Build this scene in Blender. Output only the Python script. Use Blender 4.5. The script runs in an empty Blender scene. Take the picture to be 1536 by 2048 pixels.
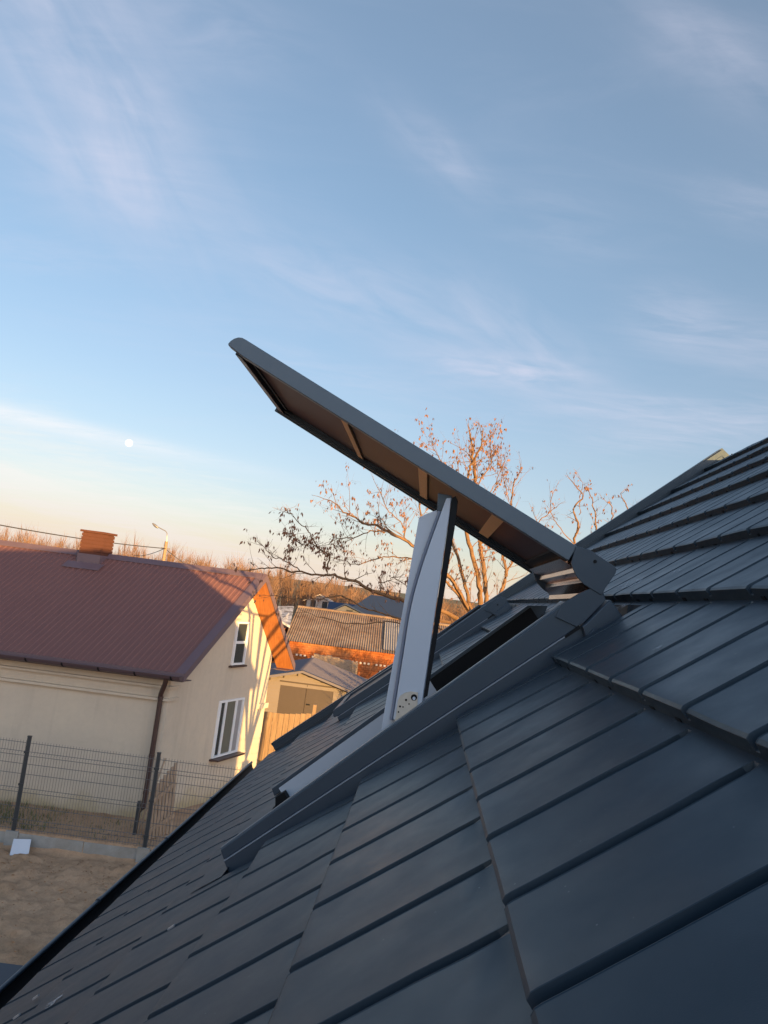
import bpy, bmesh, math, random
import numpy as np
from math import sin, cos, tan, pi, radians, degrees, atan2, hypot, sqrt, exp
from mathutils import Vector, Matrix
random.seed(7)
C = bpy.context.scene.collection
scene = bpy.context.scene
V = Vector

# ------------------------------------------------------------------ camera
F_PX, CAM_H = 1540.0, 4.8
PITCH, ROLL = radians(6.36), radians(7.3)
Rx = Matrix.Rotation(PITCH, 3, 'X')
CX = Rx @ V((cos(ROLL), 0, sin(ROLL)))
CY = Rx @ V((-sin(ROLL), 0, cos(ROLL)))
CF = Rx @ V((0, 1, 0))
CAM = V((0, 0, CAM_H))
cam_d = bpy.data.cameras.new('camera')
cam = bpy.data.objects.new('camera', cam_d)
C.objects.link(cam)
cam.matrix_world = Matrix.Translation(CAM) @ Matrix((CX, CY, -CF)).transposed().to_4x4()
cam_d.sensor_fit = 'VERTICAL'
cam_d.sensor_height = 36.0
cam_d.lens = F_PX / 2048 * 36.0
cam_d.clip_start = 0.02
cam_d.clip_end = 20000
scene.camera = cam

# ------------------------------------------------------------------ light
SUN_AZ, SUN_EL = radians(147.3), radians(4.1)      # azimuth clockwise from +Y
sun_dir = V((sin(SUN_AZ) * cos(SUN_EL), cos(SUN_AZ) * cos(SUN_EL), sin(SUN_EL)))
sd = bpy.data.lights.new('sun', 'SUN')
sd.energy = 4.8
sd.angle = radians(0.5)
sd.color = (1.0, 0.62, 0.22)
so = bpy.data.objects.new('sun', sd)
C.objects.link(so)
so.rotation_euler = sun_dir.to_track_quat('Z', 'Y').to_euler()
so.location = (6, -8, 9)
scene.view_settings.view_transform = 'Standard'
scene.view_settings.look = 'None'
scene.view_settings.gamma = 1.0
scene.view_settings.exposure = 1.45
scene.cycles.max_bounces = 6
scene.cycles.use_denoising = True

def ray(px, py):
    return (CX * (px - 768) + CY * (1024 - py) + CF * F_PX) / F_PX

# sky ---------------------------------------------------------------
SUNSIDE = 1.45
world = bpy.data.worlds.new('World')
scene.world = world
world.use_nodes = True
wn, wl = world.node_tree.nodes, world.node_tree.links
wn.clear()
def W(t, **k):
    n = wn.new(t)
    for a, b in k.items():
        setattr(n, a, b)
    return n
def wm(op, a, b=None, c=None, clamp=False):
    n = W('ShaderNodeMath', operation=op, use_clamp=clamp)
    for i, x in enumerate((a, b, c)):
        if x is None: continue
        if isinstance(x, (int, float)): n.inputs[i].default_value = x
        else: wl.new(x, n.inputs[i])
    return n.outputs[0]
def wv(op, a, b):
    n = W('ShaderNodeVectorMath', operation=op)
    for i, x in enumerate((a, b)):
        if isinstance(x, (tuple, list, Vector)): n.inputs[i].default_value = tuple(x)
        else: wl.new(x, n.inputs[i])
    return n
def wmix(f, a, b):
    n = W('ShaderNodeMix', data_type='RGBA')
    for i, x in ((0, f), (6, a), (7, b)):
        if isinstance(x, (int, float)): n.inputs[i].default_value = x
        elif isinstance(x, tuple): n.inputs[i].default_value = (*x, 1)
        else: wl.new(x, n.inputs[i])
    return n.outputs[2]
sky = W('ShaderNodeTexSky', sky_type='NISHITA', sun_disc=False)
sky.sun_elevation = SUN_EL
sky.sun_rotation = SUN_AZ
sky.altitude = 150
sky.air_density = 1.0
sky.dust_density = 0.6
sky.ozone_density = 2.0
tc = W('ShaderNodeTexCoord')
D = wv('NORMALIZE', tc.outputs['Generated'], (0, 0, 0)).outputs[0]
sep = W('ShaderNodeSeparateXYZ'); wl.new(D, sep.inputs[0])
elev = sep.outputs[2]
# thin cirrus: noise stretched on a high flat layer
hz = wm('ADD', wm('MAXIMUM', elev, 0.0), 0.12)
lay = W('ShaderNodeCombineXYZ')
wl.new(wm('DIVIDE', sep.outputs[0], hz), lay.inputs[0])
wl.new(wm('DIVIDE', sep.outputs[1], hz), lay.inputs[1])
def layer_noise(scale, rot, sx, sy, detail=8, dist=0.6, rough=0.62):
    mp = W('ShaderNodeMapping')
    mp.inputs['Rotation'].default_value = (0, 0, rot)
    mp.inputs['Scale'].default_value = (sx, sy, 1)
    wl.new(lay.outputs[0], mp.inputs[0])
    nz = W('ShaderNodeTexNoise')
    nz.inputs['Scale'].default_value = scale
    nz.inputs['Detail'].default_value = detail
    nz.inputs['Roughness'].default_value = rough
    nz.inputs['Distortion'].default_value = dist
    wl.new(mp.outputs[0], nz.inputs[0])
    return nz.outputs[0]
def remap(x, a, b, c=0.0, d=1.0):
    n = W('ShaderNodeMapRange', interpolation_type='SMOOTHSTEP')
    wl.new(x, n.inputs[0])
    for i, v in enumerate((a, b, c, d)): n.inputs[i + 1].default_value = v
    return n.outputs[0]
streak = layer_noise(1.1, 0.5, 1.0, 3.2, dist=1.2)
fine = layer_noise(4.5, 0.35, 1.0, 2.6, dist=0.8)
def blob(px, py, rx, ry, ang, stretch=None):
    """soft ellipse of cloud round one direction of the sky"""
    c = ray(px, py).normalized()
    a0 = CX * cos(ang) - CY * sin(ang); b0 = CX * sin(ang) + CY * cos(ang)
    a = (a0 - c * a0.dot(c)).normalized(); b = (b0 - c * b0.dot(c)); b = (b - a * b.dot(a)).normalized()
    u = wm('DIVIDE', wv('DOT_PRODUCT', D, a).outputs['Value'], rx / F_PX)
    v = wm('DIVIDE', wv('DOT_PRODUCT', D, b).outputs['Value'], ry / F_PX)
    r2 = wm('ADD', wm('MULTIPLY', u, u), wm('MULTIPLY', v, v))
    g = wm('EXPONENT', wm('MULTIPLY', r2, -1.0))
    front = wm('GREATER_THAN', wv('DOT_PRODUCT', D, c).outputs['Value'], 0.0)
    g = wm('MULTIPLY', g, front)
    if stretch:
        cb = W('ShaderNodeCombineXYZ'); wl.new(wm('MULTIPLY', u, stretch[0]), cb.inputs[0]); wl.new(wm('MULTIPLY', v, stretch[1]), cb.inputs[1]); cb.inputs[2].default_value = px * .01
        nz = W('ShaderNodeTexNoise'); nz.inputs['Scale'].default_value = 1.0; nz.inputs['Detail'].default_value = 7; nz.inputs['Roughness'].default_value = .52; nz.inputs['Distortion'].default_value = .5
        wl.new(cb.outputs[0], nz.inputs[0])
        g = wm('MULTIPLY', g, remap(nz.outputs[0], .22, .74))
    return g
BLOBS = [(60, 60, 260, 90, radians(20), .3),
         (1200, 810, 190, 26, radians(2), .95), (1420, 860, 230, 40, radians(-6), 1.0), (1350, 640, 90, 60, radians(10), .85),
         (870, 300, 110, 40, radians(42), .45), (1120, 450, 130, 70, radians(20), .45), (1430, 100, 170, 60, radians(38), .5),
         (1520, 400, 120, 50, radians(5), .5), (760, 765, 240, 30, radians(12), .5), (1530, 690, 90, 60, radians(0), .6),
         (60, 510, 170, 26, radians(6), .55), (230, 290, 500, 240, radians(50), .25)]
mask = None
for bx, by, brx, bry, ba, bw in BLOBS:
    g = wm('MULTIPLY', blob(bx, by, brx, bry, ba), bw)
    mask = g if mask is None else wm('ADD', mask, g)
tex = wm('ADD', wm('MULTIPLY', remap(streak, 0.34, 0.68), 0.65), wm('MULTIPLY', remap(fine, 0.3, 0.72), 0.5))
wisps = wm('MULTIPLY', wm('MULTIPLY', mask, tex), 0.62, clamp=True)
for bx, by, brx, bry, ba, bw, st in [(170, 150, 330, 130, radians(58), .85, (1.1, 1.6)), (240, 330, 120, 90, radians(66), .7, (.9, 1.2)), (70, 300, 260, 60, radians(24), .45, (1.2, 1.1)),
        (420, 60, 160, 60, radians(12), .5, (1., 1.2)), (740, 600, 260, 70, radians(22), .85, (1.5, 1.4)), (1030, 670, 160, 60, radians(35), .7, (1.2, 1.3)),
        (1010, 742, 150, 30, radians(5), 1.5, (1.3, 1.2)), (1420, 110, 210, 60, radians(35), .30, (1.2, 1.2)), (880, 310, 130, 40, radians(42), .34, (1.2, 1.))]:
    wisps = wm('ADD', wisps, wm('MULTIPLY', blob(bx, by, brx, bry, ba, st), bw * .62), clamp=True)
thin = wm('MULTIPLY', remap(streak, 0.5, 0.8), 0.10)
wisps = wm('MULTIPLY', wm('ADD', wisps, thin, clamp=True), .66)
# the long bright streak beside the moon
c_st = wm('MULTIPLY', blob(60, 838, 330, 15, radians(13)), wm('ADD', remap(fine, 0.25, 0.6), 0.35))
# low cream cloud sheet near the horizon, thicker to the left
lefty = wv('DOT_PRODUCT', D, tuple(CX)).outputs['Value']
hb = wm('ADD', elev, wm('MULTIPLY', lefty, 0.19))
hb = wm('ADD', hb, wm('MULTIPLY', wm('SUBTRACT', fine, 0.5), 0.10))
sheet = remap(hb, 0.115, -0.01)
sheet_tex = wm('ADD', wm('MULTIPLY', remap(layer_noise(2.2, 0.2, 0.5, 3.0, dist=0.8), 0.3, 0.65), 0.35), 0.65)
cbs = W('ShaderNodeCombineXYZ'); wl.new(wm('MULTIPLY', lefty, 2.6), cbs.inputs[0]); wl.new(wm('ADD', wm('MULTIPLY', elev, 34.0), wm('MULTIPLY', lefty, 5.0)), cbs.inputs[1])
nzs = W('ShaderNodeTexNoise'); nzs.inputs['Scale'].default_value = 1.0; nzs.inputs['Detail'].default_value = 6; nzs.inputs['Roughness'].default_value = .6; nzs.inputs['Distortion'].default_value = .6
wl.new(cbs.outputs[0], nzs.inputs[0])
sheet = wm('MULTIPLY', wm('MULTIPLY', sheet, sheet_tex), remap(nzs.outputs[0], .30, .62, .45, 1.1), clamp=True)
sky_s = wm('MULTIPLY', 1.0, 1.0)
skc = W('ShaderNodeVectorMath', operation='SCALE'); wl.new(sky.outputs[0], skc.inputs[0]); skc.inputs['Scale'].default_value = 0.15
tint = W('ShaderNodeVectorMath', operation='MULTIPLY'); wl.new(skc.outputs[0], tint.inputs[0])
wl.new(wmix(remap(elev, -0.02, 0.22), (.74, .66, .88), wmix(remap(elev, 0.10, 0.50), (.84, .72, .78), (.78, .80, .84))), tint.inputs[1])
SKYC = tint.outputs[0]
WHITE_CLOUD = (0.27, 0.265, 0.32)
col = wmix(wisps, SKYC, WHITE_CLOUD)
warm = wmix(remap(elev, 0.0, 0.10), (0.34, 0.278, 0.232), (0.348, 0.342, 0.322))
col = wmix(wm('MULTIPLY', sheet, 0.9), col, warm)
col = wmix(wm('MULTIPLY', remap(elev, .085, -.01), .62), col, (.33, .285, .25))
col = wmix(.14, col, (.30, .325, .36))
col = wmix(wm('MULTIPLY', c_st, 0.55, clamp=True), col, (0.345, 0.35, 0.36))
# hazy sky round the low sun, brightened further to lift the shaded walls
tow = wv('DOT_PRODUCT', D, tuple(sun_dir)).outputs['Value']
glow = wm('ADD', wm('MULTIPLY', remap(tow, -0.15, 0.9), SUNSIDE), 1.0)
gl = W('ShaderNodeVectorMath', operation='SCALE'); wl.new(wmix(remap(tow, -.15, .6), (1., 1., 1.), (1.05, .98, .93)), gl.inputs[0]); wl.new(glow, gl.inputs['Scale'])
fin = W('ShaderNodeVectorMath', operation='MULTIPLY'); wl.new(col, fin.inputs[0]); wl.new(gl.outputs[0], fin.inputs[1])
col = fin.outputs[0]
bg = W('ShaderNodeBackground'); bg.inputs[1].default_value = 1.0
wl.new(col, bg.inputs[0])
wo = W('ShaderNodeOutputWorld'); wl.new(bg.outputs[0], wo.inputs[0])

# ------------------------------------------------------------------ frames of reference
def at(px, py, y):
    """point at world depth y seen at that direction from the survey station"""
    d = ray(px, py)
    return CAM + d * (y / d.y)
_e = ray(853, 1208); E = V((_e.x, _e.y, 0)).normalized()      # along the eave
R = V((E.y, -E.x, 0)); TH = radians(40.2)
U = R * cos(TH) + V((0, 0, sin(TH)))                          # up the slope
N = U.cross(E).normalized()
if N.z < 0: N = -N
HN = 0.337
def rf(s, e, n):
    return CAM + U * s + E * e + N * (n - HN)
def pe(px, py, e):
    d = ray(px, py); P = d * (e / d.dot(E))
    return P.dot(U), P.dot(N) + HN

# ------------------------------------------------------------------ helpers
def tag(o, label=None, cat=None, group=None, kind=None):
    if label: o['label'] = label
    if cat: o['category'] = cat
    if group: o['group'] = group
    if kind: o['kind'] = kind
    return o
WL = {}
def empty(name, loc, label=None, cat=None, group=None):
    o = bpy.data.objects.new(name, None)
    o.empty_display_size = 0.2
    C.objects.link(o); o.location = loc
    WL[o.name] = V(loc)
    return tag(o, label, cat, group)
class MB:
    def __init__(s): s.v = []; s.f = []
    def add(s, vs, fs):
        b = len(s.v); s.v += [V(x) for x in vs]; s.f += [tuple(b + i for i in f) for f in fs]; return s
    def quad(s, a, b, c, d): return s.add([a, b, c, d], [(0, 1, 2, 3)])
    def hexa(s, p):
        return s.add(p, [(0, 3, 2, 1), (4, 5, 6, 7), (0, 1, 5, 4), (1, 2, 6, 5), (2, 3, 7, 6), (3, 0, 4, 7)])
    def box(s, c, ax, ay, az, hx, hy, hz):
        c = V(c); P = []
        for k in (-1, 1):
            for i, j in ((-1, -1), (1, -1), (1, 1), (-1, 1)):
                P.append(c + ax * (i * hx) + ay * (j * hy) + az * (k * hz))
        return s.hexa(P)
    def aabox(s, x0, x1, y0, y1, z0, z1):
        return s.box(((x0 + x1) / 2, (y0 + y1) / 2, (z0 + z1) / 2), V((1, 0, 0)), V((0, 1, 0)), V((0, 0, 1)), (x1 - x0) / 2, (y1 - y0) / 2, (z1 - z0) / 2)
    def prism(s, pts, d):
        """polygon pts swept by vector d"""
        n = len(pts); P = [V(p) for p in pts] + [V(p) + d for p in pts]
        F = [tuple(range(n)), tuple(range(2 * n - 1, n - 1, -1))] + [(i, i + n, (i + 1) % n + n, (i + 1) % n) for i in range(n)]
        return s.add(P, F)
    def tube(s, pts, rad, n=6, cap=True):
        pts = [V(p) for p in pts]; m = len(pts)
        if not isinstance(rad, (list, tuple)): rad = [rad] * m
        P = []; F = []; up = V((0.13, 0.31, 0.94))
        for i, p in enumerate(pts):
            t = (pts[min(i + 1, m - 1)] - pts[max(i - 1, 0)]).normalized()
            a = t.cross(up)
            if a.length < 1e-3: a = t.cross(V((1, 0, 0)))
            a.normalize(); b = t.cross(a)
            for k in range(n):
                an = 2 * pi * k / n
                P.append(p + (a * cos(an) + b * sin(an)) * rad[i])
        for i in range(m - 1):
            for k in range(n):
                F.append((i * n + k, i * n + (k + 1) % n, (i + 1) * n + (k + 1) % n, (i + 1) * n + k))
        if cap: F += [tuple(range(n - 1, -1, -1)), tuple((m - 1) * n + k for k in range(n))]
        return s.add(P, F)
    def build(s, name, mat, parent=None, smooth=None, bevel=0):
        org = V((0, 0, 0)); q = parent
        while q is not None:
            org = org + q.location; q = q.parent
        me = bpy.data.meshes.new(name)
        loc = V((0, 0, 0))
        if parent is None and s.v:
            loc = V(((min(v.x for v in s.v) + max(v.x for v in s.v)) / 2, (min(v.y for v in s.v) + max(v.y for v in s.v)) / 2, min(v.z for v in s.v)))
        me.from_pydata([tuple(v - org - loc) for v in s.v], [], s.f)
        me.validate()
        bm = bmesh.new(); bm.from_mesh(me)
        if len(bm.faces) < 30000: bmesh.ops.recalc_face_normals(bm, faces=bm.faces)
        bm.to_mesh(me); bm.free()
        if mat: me.materials.append(mat)
        o = bpy.data.objects.new(name, me); C.objects.link(o)
        o.location = loc
        if parent: o.parent = parent
        if smooth is not None:
            for p in me.polygons: p.use_smooth = True
            try: me.set_sharp_from_angle(angle=radians(smooth))
            except Exception: pass
        if bevel:
            b = o.modifiers.new('bevel', 'BEVEL'); b.width = bevel; b.segments = 2; b.limit_method = 'ANGLE'; b.angle_limit = radians(40)
            for p in me.polygons: p.use_smooth = True
            b.harden_normals = True
        return o

# ------------------------------------------------------------------ materials
class Mt:
    def __init__(s, name, base=(.5, .5, .5), rough=.6, metal=0, spec=.5, coord='Object'):
        s.m = bpy.data.materials.new(name); s.m.use_nodes = True
        s.n, s.l = s.m.node_tree.nodes, s.m.node_tree.links
        s.b = s.n['Principled BSDF']
        s.b.inputs['Base Color'].default_value = (*base, 1)
        s.b.inputs['Roughness'].default_value = rough
        s.b.inputs['Metallic'].default_value = metal
        s.b.inputs['Specular IOR Level'].default_value = spec
        s.tc = s.n.new('ShaderNodeTexCoord'); s.co = s.tc.outputs[coord]
    def map(s, sc=(1, 1, 1), rot=(0, 0, 0)):
        n = s.n.new('ShaderNodeMapping'); n.inputs['Scale'].default_value = sc; n.inputs['Rotation'].default_value = rot
        s.l.new(s.co, n.inputs[0]); return n.outputs[0]
    def noise(s, scale, detail=5, rough=.55, dist=0, vec=None):
        n = s.n.new('ShaderNodeTexNoise'); n.inputs['Scale'].default_value = scale; n.inputs['Detail'].default_value = detail
        n.inputs['Roughness'].default_value = rough; n.inputs['Distortion'].default_value = dist
        s.l.new(vec or s.co, n.inputs[0]); return n.outputs[0]
    def ramp(s, f, stops):
        n = s.n.new('ShaderNodeValToRGB'); e = n.color_ramp.elements
        while len(e) < len(stops): e.new(.5)
        for i, (p, c) in enumerate(stops):
            e[i].position = p; e[i].color = (*(c if isinstance(c, tuple) else (c, c, c)), 1)
        s.l.new(f, n.inputs[0]); return n.outputs[0]
    def math(s, op, a, b=None):
        n = s.n.new('ShaderNodeMath'); n.operation = op
        for i, x in enumerate((a, b)):
            if x is None: continue
            if isinstance(x, (int, float)): n.inputs[i].default_value = x
            else: s.l.new(x, n.inputs[i])
        return n.outputs[0]
    def mix(s, f, a, b, mode='MIX'):
        n = s.n.new('ShaderNodeMix'); n.data_type = 'RGBA'; n.blend_type = mode
        for i, x in ((0, f), (6, a), (7, b)):
            if isinstance(x, (int, float)): n.inputs[i].default_value = x
            elif isinstance(x, tuple): n.inputs[i].default_value = (*x, 1)
            else: s.l.new(x, n.inputs[i])
        return n.outputs[2]
    def base(s, c): s.l.new(c, s.b.inputs['Base Color']); return s
    def rough(s, c): s.l.new(c, s.b.inputs['Roughness']); return s
    def bump(s, h, st=.3, d=.01):
        n = s.n.new('ShaderNodeBump'); n.inputs['Strength'].default_value = st; n.inputs['Distance'].default_value = d
        s.l.new(h, n.inputs['Height']); s.l.new(n.outputs[0], s.b.inputs['Normal']); return s

# graphite roofing sheet: matt paint with grain, dust specks and faint smears
t = Mt('graphite_roof_paint', rough=.42, spec=.30)
vo = t.n.new('ShaderNodeTexVoronoi'); vo.inputs['Scale'].default_value = 55; t.l.new(t.co, vo.inputs[0])
vs_ = t.n.new('ShaderNodeSeparateColor'); t.l.new(vo.outputs['Color'], vs_.inputs[0])
dust = t.math('MULTIPLY', t.math('LESS_THAN', vo.outputs['Distance'], t.math('MULTIPLY', vs_.outputs[1], .085)), t.math('GREATER_THAN', vs_.outputs[0], .60))
big = t.noise(3.0, 4, .6); smear = t.ramp(t.noise(1.6, 6, .7, 1.5), [(.55, 0.0), (.8, 1.0)])
t.b.inputs['Specular Tint'].default_value = (.78, .92, 1.0, 1)
c = t.mix(big, (.0100, .0205, .0340), (.0150, .0290, .0460))
c = t.mix(t.math('MULTIPLY', smear, .12), c, (.040, .048, .058))
c = t.mix(t.math('MULTIPLY', dust, .55), c, (.22, .24, .26))
t.base(c); t.rough(t.ramp(t.noise(9, 5, .6), [(.3, .36), (.75, .50)]))
t.bump(t.math('ADD', t.math('MULTIPLY', t.noise(900, 2, .5), .10), t.math('MULTIPLY', t.noise(7, 2, .4), 1.0)), .55, .0022)
M_ROOF = t.m
t = Mt('graphite_trim_metal', (.038, .046, .056), .34, spec=.5)
t.base(t.mix(t.noise(14, 5, .6), (.012, .022, .036), (.018, .030, .047)))
t.rough(t.ramp(t.noise(22, 4, .6), [(.3, .30), (.7, .42)]))
t.b.inputs['Specular Tint'].default_value = (.78, .92, 1.0, 1)
M_TRIM = t.m
t = Mt('window_cladding_grey', (.07, .08, .09), .38, spec=.5)
t.base(t.mix(t.noise(8, 5, .6), (.022, .036, .056), (.030, .046, .070)))
t.rough(t.ramp(t.noise(30, 4, .6), [(.3, .33), (.7, .45)]))
t.b.inputs['Specular Tint'].default_value = (.78, .92, 1.0, 1)
M_CLAD = t.m
t = Mt('window_cladding_lit', (.12, .135, .15), .42, spec=.5)  # lighter copy of the window cladding, more sky light put into its colour
t.base(t.mix(t.noise(10, 6, .65), (.078, .104, .134), (.098, .127, .158)))
t.b.inputs['Specular Tint'].default_value = (.78, .92, 1.0, 1)
M_CLAD_LIT = t.m
M_SEAM = Mt('seam_highlight_grey', (.20, .24, .30), .35).m  # lighter grey puts the bright edge line of the seam into colour
M_DARK = Mt('black_rubber_and_shade', (.006, .008, .011), .55, spec=.15).m  # black rubber parts, and the painted dark of holes and openings
M_GLOSS = Mt('glossy_profile_sunset_orange', (.30, .17, .12), .14, metal=.9).m  # copper tone puts the reflected sunset into the dark metal's base colour
t = Mt('light_grey_lacquered_metal', (.33, .37, .42), .38, spec=.5)
t.base(t.mix(t.noise(5, 6, .7), (.40, .47, .56), (.46, .53, .62)))
M_ARM = t.m
M_ARMS = Mt('blue_grey_bevel_shade', (.15, .19, .27), .45).m  # bluish shade of the bevel between the arm plates, put into colour
t = Mt('perforated_zinc_plate', (.45, .43, .38), .38, metal=.35); t.base(t.mix(t.noise(60, 4), (.38, .37, .33), (.55, .53, .48)))
M_ZINC = t.m
t = Mt('brown_reflection_glazing', (.03, .02, .02), .16, spec=.03)  # matt brown base colour stands in for what the glass reflects
t.b.inputs['Roughness'].default_value = .35
t.base(t.mix(t.noise(6, 3), (.095, .056, .056), (.070, .044, .046)))
M_GLASS_REFL = t.m
t = Mt('orange_reflection_bar', (.5, .3, .16), .6)  # orange of reflections in the sash glass, given as a bar colour
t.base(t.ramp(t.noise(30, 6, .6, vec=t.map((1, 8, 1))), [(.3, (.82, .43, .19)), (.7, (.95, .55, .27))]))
M_REFL_BAR = t.m
t = Mt('creased_lead_apron', (.05, .065, .085), .3, spec=.5); t.bump(t.noise(18, 4, .6, 2), .6, .01); M_APRON = t.m
t = Mt('clear_wrinkled_film', (.22, .27, .34), .12, spec=.8); t.b.inputs['Alpha'].default_value = .30
t.bump(t.noise(40, 5, .65, 2), .5, .003); M_PLASTIC = t.m

# rendered walls
def render_mat(name, a, b, streaky=.0):
    t = Mt(name, rough=.85, spec=.2)
    n1 = t.noise(.7, 6, .65, .6); n2 = t.noise(9, 6, .7)
    c = t.mix(t.ramp(n1, [(.35, 0.), (.7, 1.)]), a, b)
    c = t.mix(t.math('MULTIPLY', t.ramp(n2, [(.45, 0.), (.8, 1.)]), .35), c, tuple(x * .75 for x in a))
    n3 = t.noise(1.0, 7, .7, .4, vec=t.map((2.6, 2.6, .28)))
    c = t.mix(t.math('MULTIPLY', t.ramp(n3, [(.5, 0.), (.72, 1.)]), .38), c, tuple(x * .74 for x in b))
    # rising damp at the foot of the wall
    sp = t.n.new('ShaderNodeSeparateXYZ'); t.l.new(t.tc.outputs['Object'], sp.inputs[0])
    low = t.math('ADD', sp.outputs[2], t.math('MULTIPLY', t.noise(1.6, 6, .7), 1.2))
    damp = t.ramp(low, [(.0, 1.), (.55, .85), (1.0, .0)])
    c = t.mix(t.math('MULTIPLY', damp, .85), c, (.36, .28, .14))
    t.base(c); t.bump(t.noise(120, 4, .6), .25, .004)
    return t.m
M_WALL = render_mat('cream_render', (.57, .485, .375), (.50, .425, .34))
t = Mt('red_roof_sheet', rough=.5, spec=.35)
t.base(t.mix(t.noise(2, 6, .6), (.165, .078, .068), (.140, .064, .058))); M_RED = t.m
t = Mt('maroon_flashing', rough=.45); t.base(t.mix(t.noise(3), (.13, .085, .10), (.10, .066, .078))); M_MAROON = t.m
M_GUT = Mt('dark_plum_gutter_plastic', (.085, .055, .064), .38).m
M_PIPE = Mt('brown_downpipe_plastic', (.055, .030, .026), .4).m
M_WHITE = Mt('white_window_plastic', (.72, .73, .74), .35).m
t = Mt('grey_window_glass', (.035, .04, .045), .04, spec=.9); M_GLASS = t.m
t = Mt('curtained_glass', (.13, .13, .11), .12, spec=.6); t.base(t.mix(t.noise(9, 4, vec=t.map((8, 8, .3))), (.10, .10, .08), (.19, .18, .15))); M_CURT = t.m
t = Mt('pale_side_reveal', rough=.35); t.base(t.mix(t.noise(5, 6, .7, 1), (.34, .33, .33), (.22, .21, .22))); M_REVEAL = t.m  # coloured pane added in place of the pale side reveal
t = Mt('varnished_soffit_board', rough=.55)
t.base(t.ramp(t.noise(6, 6, .6, vec=t.map((6, .6, .6))), [(.3, (.26, .085, .022)), (.7, (.38, .14, .04))])); M_SOFFIT = t.m

def brick_mat(name, c1, c2, mo, scale, bw=.5, rh=.25, holes=False, rot=(radians(90), 0, 0)):
    t = Mt(name, rough=.9, spec=.15)
    b = t.n.new('ShaderNodeTexBrick')
    t.l.new(t.map((1, 1, 1), rot), b.inputs[0])
    b.inputs['Color1'].default_value = (*c1, 1); b.inputs['Color2'].default_value = (*c2, 1); b.inputs['Mortar'].default_value = (*mo, 1)
    b.inputs['Scale'].default_value = scale; b.inputs['Brick Width'].default_value = bw; b.inputs['Row Height'].default_value = rh
    b.inputs['Mortar Size'].default_value = .03
    c = t.mix(t.math('MULTIPLY', t.ramp(t.noise(1.1, 6, .7, 1), [(.4, 0.), (.75, 1.)]), .55), b.outputs[0], (.30, .19, .12))
    c = t.mix(t.math('MULTIPLY', t.ramp(t.noise(4, 5, .7), [(.55, 0.), (.7, 1.)]), .4), c, (.12, .08, .06))
    t.base(c); t.bump(b.outputs[1], .6, -.01)
    return t.m
t = Mt('old_red_brick', rough=.95, spec=.1)
v_ = t.map((1.2, 1.2, 6.5)); n1 = t.noise(1.0, 7, .75, .3, vec=v_); n2 = t.noise(.35, 5, .6, .5, vec=t.map((1, 1, 2.2)))
c = t.ramp(n1, [(.28, (.10, .035, .018)), (.42, (.34, .10, .035)), (.58, (.44, .145, .05)), (.72, (.50, .27, .14))])
c = t.mix(t.math('MULTIPLY', t.ramp(n2, [(.5, 0.), (.7, 1.)]), .6), c, (.36, .20, .11))
b_ = t.n.new('ShaderNodeTexBrick'); t.l.new(t.map((1, 1, 1), (radians(90), 0, 0)), b_.inputs[0]); b_.inputs['Scale'].default_value = 1.0
b_.inputs['Brick Width'].default_value = .3; b_.inputs['Row Height'].default_value = .16; b_.inputs['Mortar Size'].default_value = .02
b_.inputs['Color1'].default_value = (1, 1, 1, 1); b_.inputs['Color2'].default_value = (.6, .6, .6, 1); b_.inputs['Mortar'].default_value = (.55, .5, .45, 1)
t.base(t.mix(.8, c, b_.outputs[0], 'MULTIPLY')); M_BRICK = t.m
t = Mt('chimney_brick', rough=.9, spec=.1); t.base(t.mix(t.noise(7, 5, .7), (.105, .042, .028), (.075, .033, .025))); M_CHIM = t.m

t = Mt('weathered_fibre_cement', rough=.9, spec=.15)
n1 = t.noise(.6, 6, .7, 1); n2 = t.noise(3.5, 6, .7)
c = t.ramp(n1, [(.3, (.14, .09, .065)), (.5, (.20, .14, .105)), (.7, (.27, .205, .16))])
c = t.mix(t.math('MULTIPLY', t.ramp(n2, [(.58, 0.), (.66, 1.)]), .7), c, (.40, .20, .10))
c = t.mix(t.math('MULTIPLY', t.ramp(t.noise(2.2, 6, .8), [(.62, 0.), (.7, 1.)]), .6), c, (.45, .40, .34))
t.base(c); M_FIBRE = t.m
t = Mt('siding_cream_metal', rough=.55); t.base(t.mix(t.noise(2), (.17, .135, .11), (.145, .115, .092))); M_SIDING = t.m
t = Mt('brown_sectional_door', rough=.5); t.base(t.mix(t.noise(5, 4), (.055, .037, .027), (.046, .031, .023))); M_DOORB = t.m
M_GREYROOF = Mt('grey_sheet_roof', (.115, .10, .115), .55).m
M_BLUEROOF = Mt('slate_blue_roof', (.022, .036, .075), .6, spec=.3).m
t = Mt('pale_board_wood', rough=.75)
t.base(t.ramp(t.noise(3, 6, .6, vec=t.map((9, 9, .8))), [(.3, (.17, .10, .052)), (.7, (.27, .175, .10))])); M_BOARD = t.m
t = Mt('weathered_picket_wood', rough=.85)
t.base(t.ramp(t.noise(4, 6, .7, vec=t.map((8, 8, 1))), [(.3, (.27, .185, .125)), (.7, (.46, .33, .22))])); M_PICKET = t.m
t = Mt('concrete_plinth', rough=.9)
c = t.ramp(t.noise(4, 7, .7), [(.3, (.24, .235, .22)), (.7, (.34, .33, .31))])
c = t.mix(t.math('MULTIPLY', t.ramp(t.noise(1.3, 6, .7, 1), [(.5, 0.), (.72, 1.)]), .5), c, (.20, .16, .115))
t.base(c); t.bump(t.noise(40, 5), .4, .006); M_CONC = t.m
M_POST = Mt('graphite_fence_post', (.028, .034, .040), .4).m
M_WIRE = Mt('graphite_fence_wire', (.12, .125, .135), .5).m
M_CABLE = Mt('utility_cable', (.05, .045, .045), .6).m
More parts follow.
